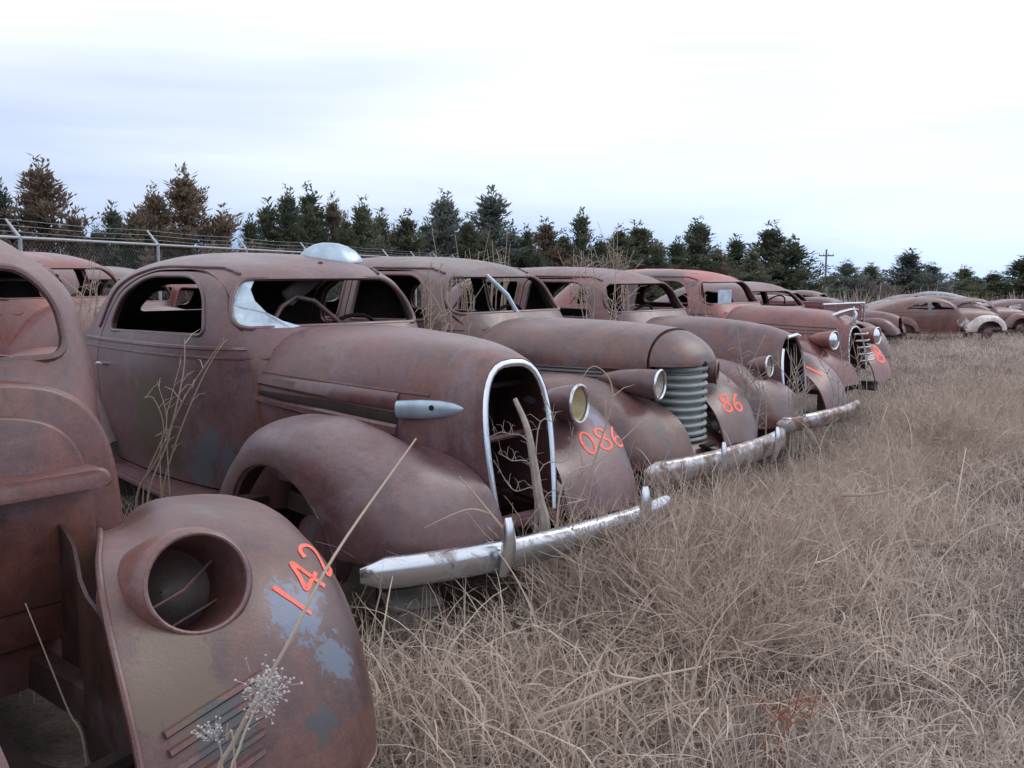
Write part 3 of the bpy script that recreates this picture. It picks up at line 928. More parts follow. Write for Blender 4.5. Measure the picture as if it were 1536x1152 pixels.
# car A: nearest, hood and grille gone
FENDER1 = dict(x=[-.98, -.86, -.70, -.52, -.34, -.16, .0, .12, .22, .31, .38, .42, .435],
               zt=[.42, .60, .74, .845, .90, .915, .895, .855, .79, .69, .56, .44, .36],
               yo=[.78, .83, .86, .88, .885, .88, .86, .84, .81, .77, .71, .63, .56],
               yc=[.66, .65, .64, .63, .61, .58, .56, .54, .52, .49, .45, .42, .40],
               yi=[.66, .62, .56, .485, .398, .312, .228, .175, .14, .12, .11, .10, .10],
               zi=[.42, .58, .70, .78, .84, .87, .865, .83, .77, .67, .54, .43, .36],
               zl=[.34, .34, .34, .34, .34, .34, .34, .34, .34, .34, .33, .32, .32],
               arch=(-.30, .40, (.34, .68)), sh=.34)
blue = (0.085, 0.125, 0.21); slate = (0.055, 0.058, 0.062); brownst = (0.115, 0.075, 0.045)
M['rust1f'] = rust('rust_near_fender', a=(0.122, 0.055, 0.052), b=(0.062, 0.03, 0.028), c=(0.17, 0.066, 0.04), seed=3.1, orange=.4, rough=.38, patches=[
    ((.30, .22, .66), .27, (0.105, 0.066, 0.042), 6.0), ((.40, .30, .56), .16, slate, 6.0), ((.14, .27, .80), .13, slate, 7.0), ((.27, .56, .73), .19, blue, 26.0), ((.33, .62, .60), .14, (0.10, 0.125, 0.18), 30.0), ((.38, .55, .48), .12, slate, 12.0)])
M['rust2d'] = rust('rust_coupe_door', seed=0.0, orange=0.3, **MAUVE, patches=[
    ((-1.7, -.78, .66), .75, (0.062, 0.045, 0.028), 3.0), ((-1.1, -.78, .50), .62, (0.085, 0.10, 0.125), 3.5)])
M['rust2f'] = rust('rust_coupe_fender', seed=0.0, orange=0.3, **MAUVE, patches=[((.42, .66, .84), .2, (0.13, 0.13, 0.2), 6.0), ((.52, .72, .62), .2, (0.06, 0.055, 0.06), 5.0)])

WIDE = [(.30, -.74, -3.95, .78), (.60, -.70, -4.08, .845), (.92, -.73, -4.0, .855), (1.10, -.80, -3.70, .85), (1.20, -.84, -3.35, .80), (1.35, -.885, -3.05, .765),
        (1.48, -.94, -2.85, .745), (1.57, -1.04, -2.72, .70), (1.63, -1.20, -2.58, .61), (1.665, -1.48, -2.4, .44), (1.68, -1.82, -2.1, .16)]
WIDE = [(z if z < 1.2 else 1.2 + (z - 1.2) * 1.12, a, b, w + (.035 if 1.15 < z < 1.6 else 0)) for z, a, b, w in WIDE]
WS_WIDE = fillet([(-.60, 1.265), (.60, 1.265), (.595, 1.43), (.52, 1.545), (-.52, 1.545), (-.595, 1.43)], [.08, .08, .08, .11, .11, .08])
A = car(dict(name='rusty_car', label='nearest rusty car at the left edge, hood and grille gone, orange 142 on its fender', pos=(-1.09, 1.9), yaw=R(-40), seed=2,
             mat=M['rust1'], body_mat=M['rust1'], fender_mat=M['rust1f'], cab=WIDE, windshield=WS_WIDE, side_windows=[COUPE_SIDE], rear_window=RW, door=COUPE_DOOR, doors=(),
             drip=COUPE_DRIP, belt0=-1.12, tf=.05, tu=.02, fender=FENDER1, interior=True, group='row of rusting cars'))
firewall(A['root'], M['rust1'])


def dress_car_a():
    f = A['fender+1']; root = A['root']
    # headlight pod: ring tube set in the fender face
    e = Matrix.Translation((.125, .355, .805)) @ Matrix.Rotation(R(-8), 4, 'Z') @ Matrix.Rotation(R(-20), 4, 'Y') @ Matrix.Diagonal((1, 1, .93, 1))
    r = .118
    cut = fixnormals(mk(*xf(lathe([(-.30, .0005), (-.30, r * 1.04), (.35, r * 1.04), (.35, .0005)], 40), e)))
    old = f.data; new = boolean(old.copy(), [cut])
    if len(new.polygons) > .5 * len(old.polygons):
        f.data = new; new.shade_smooth(); new.set_sharp_from_angle(angle=R(40))
    pod = [(-.20, r * 1.12), (-.02, r * 1.22), (.06, r * 1.20), (.095, r * 1.12), (.105, r * 1.03), (.098, r * .97), (.05, r * .95), (-.10, r * .9)]
    p = put('headlight_bucket', xf(lathe(pod, 40), e), M['rust1f'], f)
    put('bucket_back', xf(lathe([(-.098, r * .9), (-.125, r * .6), (-.135, .003)], 30), e), M['darkrust'], p)
    put('bucket_lip', xf(tube([(.103, r * 1.0 * math.cos(a), r * 1.0 * math.sin(a)) for a in np.linspace(0, 2 * math.pi, 40, endpoint=False)], .006, 8, closed=True), e), M['rust1'], p)
    put('lamp_bracket', xf(join(tube([(-.02, .09, .05), (.0, 0, -.01), (.0, -.09, -.04)], [.004, .007, .003], 8), tube([(-.05, .1, -.05), (-.05, -.02, -.09)], .004, 6)), e), M['rust3'], p)
    # inner flange and ribs
    G, _ = fender_grid(FENDER1)
    edge = [Vector(g) for g in G[14:-1, 0]]
    put('fender_flange', tube([v + Vector((0, -.004, 0)) for v in edge], .014, 8, flat=.6), M['rust1'], f)
    bv = A['fbvh+1']
    for k in range(6):
        z0 = .60 - .034 * k
        V = strip_on(bv, [(y, z0 + .18 * (y - .22) ) for y in np.linspace(.17, .42 - .012 * k, 14)], .016, .010, 'x', 1.2, -1)
        if len(V[0]): put('fender_rib', V, M['rust1f'], f)
    mark(A, 1, 458, 866, '142', (-.85, .1, .48), .098, .0135)
    # dark sheets added to put shade in the empty engine bay; radiator cradle remains
    put('bay_shade_sheet', (lambda g: ([tuple(p) for p in g.reshape(-1, 3)], [(i * 8 + j, i * 8 + j + 1, i * 8 + j + 9, i * 8 + j + 8) for i in range(9) for j in range(7)]))(np.array([[(-.72 + .115 * i, -.62 + .12 * j, .26 - .10 * math.sin(j / 7 * math.pi) + .02 * math.sin(i * 1.7 + j)) for j in range(8)] for i in range(10)])), M['inner'], root)
    g = np.zeros((10, 6, 3))
    for i in range(10):
        for j in range(6):
            x = -.72 + .80 * i / 9; g[i, j] = (x, .44 - .20 * i / 9 + .015 * math.sin(i), .22 + (.58 - .02 * i) * j / 5)
    link('bay_shade_panel', fixnormals(mk(*shell(g, .01))), M['darkrust'], root)  # added dark panel, fills the shaded gap between firewall and flange
    put('radiator_support', tube([(.05, -.35, .40), (.05, -.05, .37), (.05, .30, .41)], .03, 8), M['inner'], root)


dress_car_a()

# car B: coupe with the tall empty grille
B = car(dict(name='rusty_coupe', label='rusty coupe with tall empty chrome-edged grille, orange 086 on its far fender', pos=(-.344, 4.436), yaw=-.855, seed=1,
             mat=M['rust2'], body_mat=M['rust2'], door_mat=M['rust2d'], fender_mat=M['rust2f'], cab=COUPE, windshield=WS, side_windows=[COUPE_SIDE], rear_window=RW,
             door=COUPE_DOOR, doors=(-1, 1), handle=(-2.47, .965), drip=COUPE_DRIP, group='row of rusting cars', seat=M['blueseat'], pillars=True,
             hood=dict(st=[(-1.02, .62, 1.205), (-.8, .60, 1.225), (-.4, .52, 1.225), (-.05, .44, 1.215), (.2, .36, 1.20), (.36, .30, 1.178), (.46, .25, 1.155), (.52, .222, 1.135)], zb=.47, lean=.15, wb=.74, n=3.0),
             bumper=dict(mesh=dict(y0=-.93, y1=.76, x0=.76, x1=.80, bow=.14, z=.44), guards=(-.40, .36), gs=(.17, .06, .03, .028), mat=M['chrome'], gmat=M['chrome_bright'])))


def dress_car_b():
    root = B['root']; hd = B['hood']; bv = B['hood_bvh']; G = B['hoodG']
    nose = [Vector(p) + Vector((.006, 0, 0)) for p in G[-1]]
    put('grille_surround', tube(nose, .0125, 10, flat=1.3), M['chrome_bright'], hd)
    put('grille_sill', box(.58, .66, -.19, .19, .44, .485, .012), M['rust2'], root)
    # radiator yoke behind the opening, a cross bar and the core support
    put('radiator_core', box(.06, .12, -.24, .24, .46, 1.06), M['black'], root, False)
    put('crossbar', tube([(.42, -.2, .78), (.42, .2, .80)], .016, 8), M['rust4'], root)
    put('crossbar', tube([(.30, -.24, 1.00), (.34, .24, 1.02)], .014, 8), M['inner'], root)
    # pressed side panel with louvre groove, and the pale spear
    for s in (-1, 1):
        n = 26; xs = np.linspace(-1.02, .14, n)
        for (za, zb, wa, wb_, mt, th) in ((.985, .955, .04, .075, M['rust2'], .016), (.925, .875, .012, .06, M['inner'], .006), (.895, .825, .012, .055, M['rust2'], .018)):
            t = np.linspace(0, 1, n)
            vf = strip_on(bv, [(x, za + (zb - za) * u) for x, u in zip(xs, t)], [wa + (wb_ - wa) * min(1, u * 1.6) for u in t], th, 'y', s * 1.2, -s)
            put('side_panel' if mt is not M['inner'] else 'panel_groove', vf, mt, hd)
        vf = strip_on(bv, [(x, 1.025 - .03 * u) for x, u in zip(np.linspace(-.9, .30, 24), np.linspace(0, 1, 24))], .012, .006, 'y', s * 1.2, -s)
        put('hood_seam', vf, M['rust3'], hd)
        hs = on_surface(bv, [(.31, .935)], 'y', s * 1.2, -s)
        if hs:
            c = hs[0][0]; ang = math.atan2(-s * .19, .46)
            pr = [(-.16, .003), (-.16, .040), (-.04, .043), (.06, .038), (.13, .026), (.165, .012), (.18, .003)]
            e = Matrix.Translation(c + Vector((0, s * .004, 0))) @ Matrix.Rotation(ang, 4, 'Z') @ Matrix.Rotation(R(-4), 4, 'Y')
            sp = put('hood_spear', xf(lathe(pr, 20), e @ Matrix.Diagonal((1, .6, 1, 1))), M['pale'], hd)
            put('bolt_hole', xf(lathe([(-.001, .001), (-.001, .012), (.004, .012), (.004, .001)], 10), e @ Matrix.Translation((.03, s * .0245, .010)) @ Matrix.Rotation(s * math.pi / 2, 4, 'Z')), M['black'], sp)
    headlight(root, (.47, .47, .905), (0, R(-2), R(16)), .090, .24, M['rust2f'], M['cream'])
    mark(B, 1, 904, 658, '086', (-.35, .1, .95), .115, .0145)
    # broken windshield remnant along the passenger edge
    cab = B['cab']; left = [p for p in WS if p[0] < -.34]
    pts = [(-.38, 1.488), (-.45, 1.478), (-.525, 1.40), (-.545, 1.36), (-.555, 1.30), (-.55, 1.25), (-.50, 1.238), (-.30, 1.238), (-.24, 1.245), (-.33, 1.275), (-.40, 1.32), (-.435, 1.38), (-.43, 1.44)]
    hs = on_surface(cab, pts, 'x', .5, -1)
    c = [p - n * .008 for p, n in hs]; k = len(c)
    V = c + [p + Vector((-.006, 0, -.001)) for p in c]
    put('windshield_glass', (V, [tuple(range(k)), tuple(range(2 * k - 1, k - 1, -1))] + [(i, i + k, (i + 1) % k + k, (i + 1) % k) for i in range(k)]), M['paleglass'], root, False)
    # fallen roof bow seen through the windshield
    put('roof_bow', tube([(-1.25, -.30, 1.14), (-1.28, -.16, 1.33), (-1.3, -.06, 1.385), (-1.3, .06, 1.36), (-1.28, .30, 1.16)], .014, 8), M['rust3'], root)
    put('sun_visor', xf(box(-.01, .01, -.16, .16, -.05, .05, .008), Matrix.Translation((-1.32, .02, 1.46)) @ Matrix.Rotation(R(35), 4, 'X')), M['fabric'], root)
    put('mirror', xf(lathe([(-.01, .002), (-.01, .05), (.006, .05), (.012, .03), (.012, .002)], 20), Matrix.Translation((-1.2, -.44, 1.40))), M['chrome'], root)


dress_car_b()

# car C: sedan with the ribbed metal grille
C = car(dict(name='rusty_sedan', label='rusty sedan with a ribbed grey metal grille and bullet headlights', **pose((.02, 6.8), -43), seed=4,
             mat=M['rust3'], body_mat=M['rust3'], cab=SEDAN, windshield=WS, side_windows=[SEDAN_SIDE1, SEDAN_SIDE2], rear_window=RW, door=SEDAN_DOOR, doors=(-1,),
             handle=(-1.9, .97), drip=SEDAN_DRIP, group='row of rusting cars', hinge_mat=M['rust3'],
             hood=dict(st=[(-1.0, .56, 1.17), (-.6, .50, 1.185), (-.2, .43, 1.185), (.1, .37, 1.18), (.32, .325, 1.165), (.42, .30, 1.155)], zb=.93, n=2.2, lean=-.0, wb=.96),
             bumper=dict(mesh=dict(y0=-1.0, y1=.52, x0=.90, x1=.92, bow=.10, z=.47, droop=.02, h=.07), guards=(-.5, .14), gs=(.13, .09, .03, .022), mat=M['chrome_rusty'], gmat=M['chrome_bright'], irons=(-.3, .3))))


def dress_car_c():
    root = C['root']; hd = C['hood']; m = M['rust3']
    # nose cap closing the hood front
    st = [(.435, .295, 1.15), (.50, .27, 1.12), (.56, .23, 1.08), (.60, .18, 1.035), (.625, .10, .995), (.63, .03, .975)]
    G = hood_grid(st, zb=.955, n=2.2, lean=0, wb=.97, nx=22, nv=34)
    link('nose_cap', fixnormals(mk(*shell(G, .015))), m, root)
    rimg = hood_grid([(.42, .303, 1.158), (.436, .303, 1.158)], zb=.935, n=2.2, lean=0, wb=.97, nx=2, nv=34)
    put('hood_gap_seal', tube([Vector(p) for p in rimg[1]], .010, 6), M['black'], root)
    # grille: barrel of horizontal bars
    g = empty('grille'); g.parent = root
    def U(z, grow=0.0, lean=0.0):
        pts = []
        for t in np.linspace(-1, 1, 25):
            y = (.165 + grow) * math.copysign(abs(math.sin(t * math.pi / 2)) ** .75, t); x = .40 + (.215 + grow) * abs(math.cos(t * math.pi / 2)) ** .6
            pts.append(Vector((x + lean, y, z)))
        return pts
    n = 9; z0, z1 = .505, .955
    V = []; Fc = []
    P0 = U(z0, -.022, .0); P1 = U(z1, -.022)
    k = len(P0); put('grille_backing', ([*P0, *P1], [(i, i + 1, i + 1 + k, i + k) for i in range(k - 1)]), M['alu'], root)
    for i in range(n):
        z = z0 + (z1 - z0) * (i + .5) / n
        put('grille_bar', tube(U(z, -.006 + .0 * i), .0185, 8, flat=.55 if False else 1.0), M['alu'], root)
    bpy.data.objects.remove(g)
    put('grille_cap', tube(U(.972, .004), .014, 8), M['pale'], root)
    put('grille_base', tube(U(.492, .002), .014, 8), M['alu'], root)
    for s_ in (0, -1):
        put('hood_lip', tube([Vector(p) for p in C['hoodG'][4:, s_]], .012, 8), M['rust5'], hd)
    # lower apron between the fenders
    ap = np.zeros((14, 20, 3))
    for i, u in enumerate(np.linspace(0, 1, 14)):
        for j, y in enumerate(np.linspace(-.42, .42, 20)):
            ap[i, j] = (.70 - .22 * u ** 2 - .25 * (y / .42) ** 2 * .5, y, .36 + .16 * u)
    link('apron', fixnormals(mk(*shell(ap, .012))), m, root)
    put('tow_hook', join(tube([(.68, -.02, .44), (.80, -.02, .43), (.84, -.02, .40), (.82, -.02, .36)], .014, 8), box(.66, .72, -.08, .05, .40, .42, .006), box(.66, .72, -.08, .05, .455, .475, .006)), M['black'], root)
    for s in (-1, 1):
        # under-hood side panel with chrome louvre strips
        P = np.zeros((20, 4, 3))
        for i, x in enumerate(np.linspace(-.9, .42, 20)):
            w = float(spline([-1.0, -.2, .42], [.53, .41, .255])(x))
            for j, z in enumerate((.66, .78, .88, .945)): P[i, j] = (x, s * (w + .01 * j / 3), z)
        vf = shell(P, .01); sp = link('engine_side', fixnormals(mk(*vf)), M['inner'] if False else m, root)
        bv = bvh_of(vf)
        for k in range(4):
            v2 = strip_on(bv, [(x, .925 - .024 * k) for x in np.linspace(-.72, .10 + .02 * k, 16)], .015, .014, 'y', s * 1.2, -s)
            if len(v2[0]): put('louvre_strip', v2, M['galv'], sp)
        if s < 0: headlight(root, (.60, -.42, .87), (0, R(2), R(12)), .086, .40, m, M['cream2'], rim=M['chrome_bright'])
        else: headlight(root, (.50, .385, .87), (0, R(2), R(24)), .074, .34, m, M['cream2'], rim=M['rust3'])
        put('headlight_bracket', tube([(.42, s * .40, .84), (.36, s * .27, .80)], .03, 8), m, root)
    mark(C, 1, 1097, 604, '86', (-.2, .1, .95), .12, .020)
    # loose windshield pillar leaning across the opening
    put('windshield_post', tube([(-.93, .02, 1.21), (-1.0, -.03, 1.36), (-1.12, -.12, 1.50)], .016, 8, flat=.6), M['pale'], root)


dress_car_c()

# car D
D = car(dict(name='rusty_sedan', label='dark rusty sedan with weeds growing through its open grille', **pose((1.32, 8.7), -45, z=-.075), seed=6,
             mat=M['rust4'], body_mat=M['rust4'], cab=SEDAN, windshield=WS, side_windows=[SEDAN_SIDE1, SEDAN_SIDE2], rear_window=RW, door=SEDAN_DOOR, doors=(-1,),
             handle=(-1.9, .97), drip=SEDAN_DRIP, group='row of rusting cars', hinge_mat=M['rust4'],
             hood=dict(st=[(-1.0, .56, 1.16), (-.6, .50, 1.18), (-.2, .42, 1.17), (.1, .34, 1.145), (.30, .27, 1.11), (.44, .20, 1.065)], zb=.62, n=2.4, lean=.12, wb=.92),
             bumper=dict(mesh=dict(y0=-.82, y1=.44, x0=.80, x1=.85, bow=.08, z=.47, droop=.03), guards=(), mat=M['chrome_rusty'])))


def dress_car_d():
    root = D['root']; G = D['hoodG']; m = M['rust4']
    nose = [Vector(p) + Vector((.006, 0, 0)) for p in G[-1]]
    k = len(nose)
    put('grille_surround', tube(nose[:k // 3] , .012, 8), M['chrome_bright'], root)
    put('grille_surround', tube(nose[-k // 3:], .014, 8), M['chrome_bright'], root)
    put('hood_lip', tube([(.47, -.10, 1.065), (.50, 0, 1.085), (.47, .10, 1.065)], .016, 8), M['chrome_bright'], root)
    put('radiator_core', box(.10, .16, -.24, .24, .46, .98), M['black'], root, False)
    headlight(root, (.50, -.43, .855), (0, R(-3), R(10)), .082, .2, m, M['cream2'])
    mark(D, 1, 1221, 556, '1', (-.75, .1, .6), .14, .024)


dress_car_d()

# car E: red roof
M['redhood'] = rust('faded_red_hood', seed=37.0, orange=.5, a=(0.165, 0.056, 0.052), b=(0.10, 0.036, 0.034), c=(0.27, 0.06, 0.045))
E_ = car(dict(name='rusty_sedan', label='rusty sedan with a faded red roof, black window surround and chrome hood ornament', **pose((2.68, 11.15), -46, z=-.09), seed=8,
              mat=M['redhood'], body_mat=M['redroof'], cab=SEDAN, windshield=WS, side_windows=[SEDAN_SIDE1, SEDAN_SIDE2], rear_window=RW, door=SEDAN_DOOR, doors=(),
              drip=SEDAN_DRIP, group='row of rusting cars', wsframe=M['rust3'],
              hood=dict(st=[(-1.0, .60, 1.18), (-.6, .57, 1.20), (-.2, .51, 1.19), (.15, .42, 1.15), (.38, .31, 1.09), (.52, .2, 1.02)], zb=.55, n=2.5, lean=.12, wb=.95)))


def dress_car_e():
    root = E_['root']; G = E_['hoodG']; bv = E_['hood_bvh']; m = M['redhood']
    for s in (-1, 1):
        for k in range(3):
            v = strip_on(bv, [(x, 1.06 - .035 * k - .05 * u) for x, u in zip(np.linspace(-.85, .42, 24), np.linspace(0, 1, 24))], .012, .008, 'y', s * 1.2, -s)
            if len(v[0]): put('hood_strip', v, M['rust3'], root)
        c = (.55, s * .50, .90)
        headlight(root, c, (0, 0, R(2 * s)), .095, .3, m, M['chrome_bright'], True, M['chrome_bright'])
    nose = [Vector(p) + Vector((.006, 0, 0)) for p in G[-1]]
    put('grille_surround', tube(nose, .012, 8), M['chrome'], root)
    for k in range(5):
        put('grille_bar', tube([(.60 + .02 * k, -.16, .95 - .07 * k), (.66 + .015 * k, 0, .95 - .07 * k), (.60 + .02 * k, .16, .95 - .07 * k)], .010, 6), M['chrome'], root)
    put('radiator_core', box(.2, .26, -.26, .26, .46, .96), M['black'], root, False)
    put('hood_ornament', join(tube([(.25, 0, 1.12), (.36, 0, 1.16), (.48, 0, 1.20), (.56, 0, 1.21)], [.02, .03, .022, .006], 8, flat=.5), tube([(.50, 0, 1.06), (.53, 0, 1.16), (.50, 0, 1.24)], [.03, .022, .006], 8, flat=.5)), M['chrome_bright'], root)
    mark(E_, 1, 1318, 531, '8', (-.2, .1, 1), .20, .034)
    put('windshield_glass', box(-1.02, -1.015, -.30, -.02, 1.24, 1.40), M['paleglass'], root, False)


dress_car_e()


# ------------------------------------------------------------------ cars behind and further along
def simple_car(name, label, pos, yaw, mat, z=0, body=None, levels=SEDAN, seed=20, group=None, **kw):
    c = dict(name=name, label=label, pos=pos, yaw=R(yaw), z=z + gz(*pos), seed=seed, mat=mat, body_mat=body or mat, cab=levels, windshield=WS,
             side_windows=[SEDAN_SIDE1, SEDAN_SIDE2] if levels is SEDAN else [COUPE_SIDE], rear_window=RW, door=SEDAN_DOOR, doors=(), belts=((1.12, 1.1, .02),),
             nz=34, nt=72, group=group, hinge=False,
             hood=dict(st=[(-1.0, .60, 1.17), (-.6, .56, 1.19), (-.2, .49, 1.17), (.15, .40, 1.12), (.38, .30, 1.06), (.52, .2, 1.0)], zb=.55, n=2.4, lean=.12, wb=.95, nx=24, nv=26))
    c.update(kw)
    return car(c)


FASTBACK = [(.30, -.74, -3.75, .74), (.60, -.70, -3.98, .80), (.88, -.73, -3.98, .82), (1.02, -.80, -3.88, .80), (1.12, -.88, -3.68, .77),
            (1.24, -1.02, -3.34, .71), (1.34, -1.20, -2.98, .65), (1.41, -1.36, -2.70, .58), (1.455, -1.55, -2.45, .48), (1.48, -1.72, -2.24, .33), (1.49, -1.9, -2.05, .12)]
FB_WS = fillet([(-.56, 1.10), (.56, 1.10), (.50, 1.30), (.42, 1.345), (-.42, 1.345), (-.50, 1.30)], .07)
FB_S1 = fillet([(-1.15, 1.08), (-1.36, 1.30), (-1.95, 1.345), (-2.0, 1.08)], .05)
FB_S2 = fillet([(-2.10, 1.08), (-2.08, 1.33), (-2.45, 1.29), (-2.85, 1.12)], .04)
FBH = dict(st=[(-1.0, .66, 1.07), (-.6, .62, 1.08), (-.2, .56, 1.07), (.2, .46, 1.03), (.45, .36, .97), (.60, .26, .90)], zb=.5, n=2.6, lean=.1, wb=.95, nx=24, nv=26)
fb = dict(levels=FASTBACK, windshield=FB_WS, side_windows=[FB_S1, FB_S2], rear_window=None, belts=((1.03, 1.0, .02),), hood=FBH, belt1=-3.4)
F_ = simple_car('rusty_fastback', 'rusty fastback with long sloping roof, sixth in the row past the red roof', *[(pose((4.22, 14.8), -62)['pos']), -62], M['rust6'], z=.10, seed=31, group='row of rusting cars', **fb)
def pickup(name, label, pos, yaw, mat, z):
    """flat-sided truck box on its wheels, seen end on"""
    r = empty(name, (*pos, z + gz(*pos)), (0, 0, R(yaw))); tag(r, label, 'truck', 'row of rusting cars')
    put('cargo_bed', join(box(-2.0, .1, -.70, -.64, .55, 1.18, .012), box(-2.0, .1, .64, .70, .55, 1.18, .012), box(-2.0, .1, -.639, .639, .55, .60, .01), box(-2.0, -1.95, -.639, .639, .601, 1.18, .01)), mat, r)
    put('tailgate', box(.105, .15, -.66, .66, .62, 1.16, .012), mat, r)
    put('top_rail', join(tube([(.16, -.70, 1.19), (.16, .70, 1.19)], .022, 8), tube([(.165, .71, .60), (.165, .71, 1.17)], .022, 8)), M['chrome'], r)
    put('frame', box(-2.2, .3, -.36, .36, .38, .50), M['inner'], r, False)
    for x in (-.5,):
        for s in (-1, 1):
            w = put('wheel', xf(lathe([(-.09, .2), (-.09, .30), (-.06, .34), (.06, .34), (.09, .30), (.09, .2), (.03, .17), (.03, .003)], 22), Matrix.Translation((x, s * .72, .32)) @ Matrix.Rotation(math.pi / 2, 4, 'Z')), M['black'], r)
    return r
pickup('truck_bed', 'red rusty truck bed with chrome top rail at the far end of the row', (5.95, 17.2), -50, M['redhood'], .10)
simple_car('rusty_sedan', 'low rusty car behind the truck bed with its dark trunk lid raised', (8.4, 24.0), -40, M['rust6'], z=-.06, seed=33, group='far wrecks in the grass', **fb)


def raised_lid():
    r = [o for o in bpy.data.objects if o.get('label', '').startswith('low rusty car behind')][0]
    G = np.zeros((12, 12, 3))
    for i, u in enumerate(np.linspace(0, 1, 12)):
        for j, v in enumerate(np.linspace(-1, 1, 12)):
            G[i, j] = (-2.75 - .75 * u, v * (.55 - .1 * u), 1.38 + .34 * math.sin(u * 1.9) - .06 * v * v)
    link('trunk_lid', fixnormals(mk(*shell(G, .03))), M['black'], r)


raised_lid()
simple_car('rusty_sedan', 'rusty car with pale door far off behind the truck bed', (11.4, 29.0), -35, M['rust4'], z=-.1, seed=35, group='far wrecks in the grass', **fb)
# the brown and white fastback standing side-on at the right
M['rustbrown'] = rust('brown_red_rust', a=(0.14, 0.062, 0.05), b=(0.08, 0.042, 0.038), c=(0.2, 0.07, 0.045), seed=51, orange=.5,
                      patches=[((-2.0, -.8, 1.15), .75, (0.12, 0.11, 0.115), 2.0), ((-.75, -.8, .58), .62, (0.48, 0.47, 0.45), 2.5)])
S_ = simple_car('rusty_fastback', 'red-brown fastback with a white front fender standing side-on in the field', (15.85, 31.8), 2, M['rustbrown'], z=-.02, seed=37,
                group='wrecks in the field', fender_mat=M['white'], **fb)
for (x, y, yaw, m, lab, sd) in ((19.4, 36.5, 8, 'rust4', 'rusty car standing just behind the white-fendered fastback', 41), (22.3, 37.5, -6, 'rust6', 'pale rusty car at the right edge behind the fastback', 43),
                                (25.6, 38.5, -30, 'rust5', 'rusty car nose cut off by the right edge of the field', 47), (14.6, 37.2, 160, 'rust6', 'low rusty wreck behind the fastback tail', 45)):
    simple_car('rusty_car', lab, (x, y), yaw, M[m], z=-.05, seed=sd, group='wrecks in the field', **fb)
for k, (px, dd, yaw, m, lab) in enumerate(((1285, 34, -30, 'rust6', 'far rusty wreck in the grass right behind the raised trunk lid'), (1325, 41, 150, 'pale_blue', 'far pale wreck half lost in weeds left of the fastback'),
                                          (1425, 45, 10, 'rust4', 'far dark wreck directly behind the fastback roof'), (1472, 47, 20, 'white', 'far whitish wreck behind the white fender'),
                                          (1515, 50, 170, 'pale_blue', 'far pale blue wreck near the right edge'), (1250, 26, -40, 'rust4', 'dark rusty wreck right behind the truck bed'))):
    c = at_depth(px, 440, dd)
    simple_car('rusty_car', lab, (c.x, c.y), yaw, M[m], z=.12, seed=60 + k, group='far wrecks in the grass', **fb)
# second row behind the first
for (px, d, yw, m, dz, sd_, lab) in ((98, 8.0, -38, 'rust5', .07, 51, 'red rusty sedan in the second row seen past the nearest car'),
                                     (196, 10.4, -38, 'rust6', -.05, 53, 'mauve rusty sedan in the second row just left of the coupe roof'),
                                     (415, 10.6, -42, 'rust5', -.15, 55, 'red rusty sedan in the second row seen through the coupe windows')):
    c = at_depth(px, 406, d); q = pose((c.x, c.y), yw)
    simple_car('rusty_sedan', lab, q['pos'], yw, M[m], z=dz, seed=sd_, group='second row of rusting cars')


def roof_dome():
    # pale metal dome lying on the far side of the coupe's roof
    root = B['root']; bpy.context.view_layer.update()
    c = root.matrix_world @ Vector((-1.62, .36, 1.60))
    prof = [(-.005, .235), (.0, .245), (.015, .242), (.04, .225), (.08, .19), (.115, .13), (.135, .06), (.14, .002)]
    vf = lathe(prof, 36, 'z'); vf = (dent(vf[0], 7, .016, 7), vf[1])
    o = empty('metal_dome', c, (R(6), R(4), 0)); tag(o, 'pale dented metal dome lying on the coupe roof', 'metal dome')
    put('dome', xf(vf, Matrix.Diagonal((.80, .64, .74, 1))), M['pale'], o)
    put('rolled_edge', xf(tube([(.243 * math.cos(a), .243 * math.sin(a), .002) for a in np.linspace(0, 2 * math.pi, 40, endpoint=False)], .007, 6, closed=True), Matrix.Diagonal((.80, .64, .74, 1))), M['galv'], o)


roof_dome()


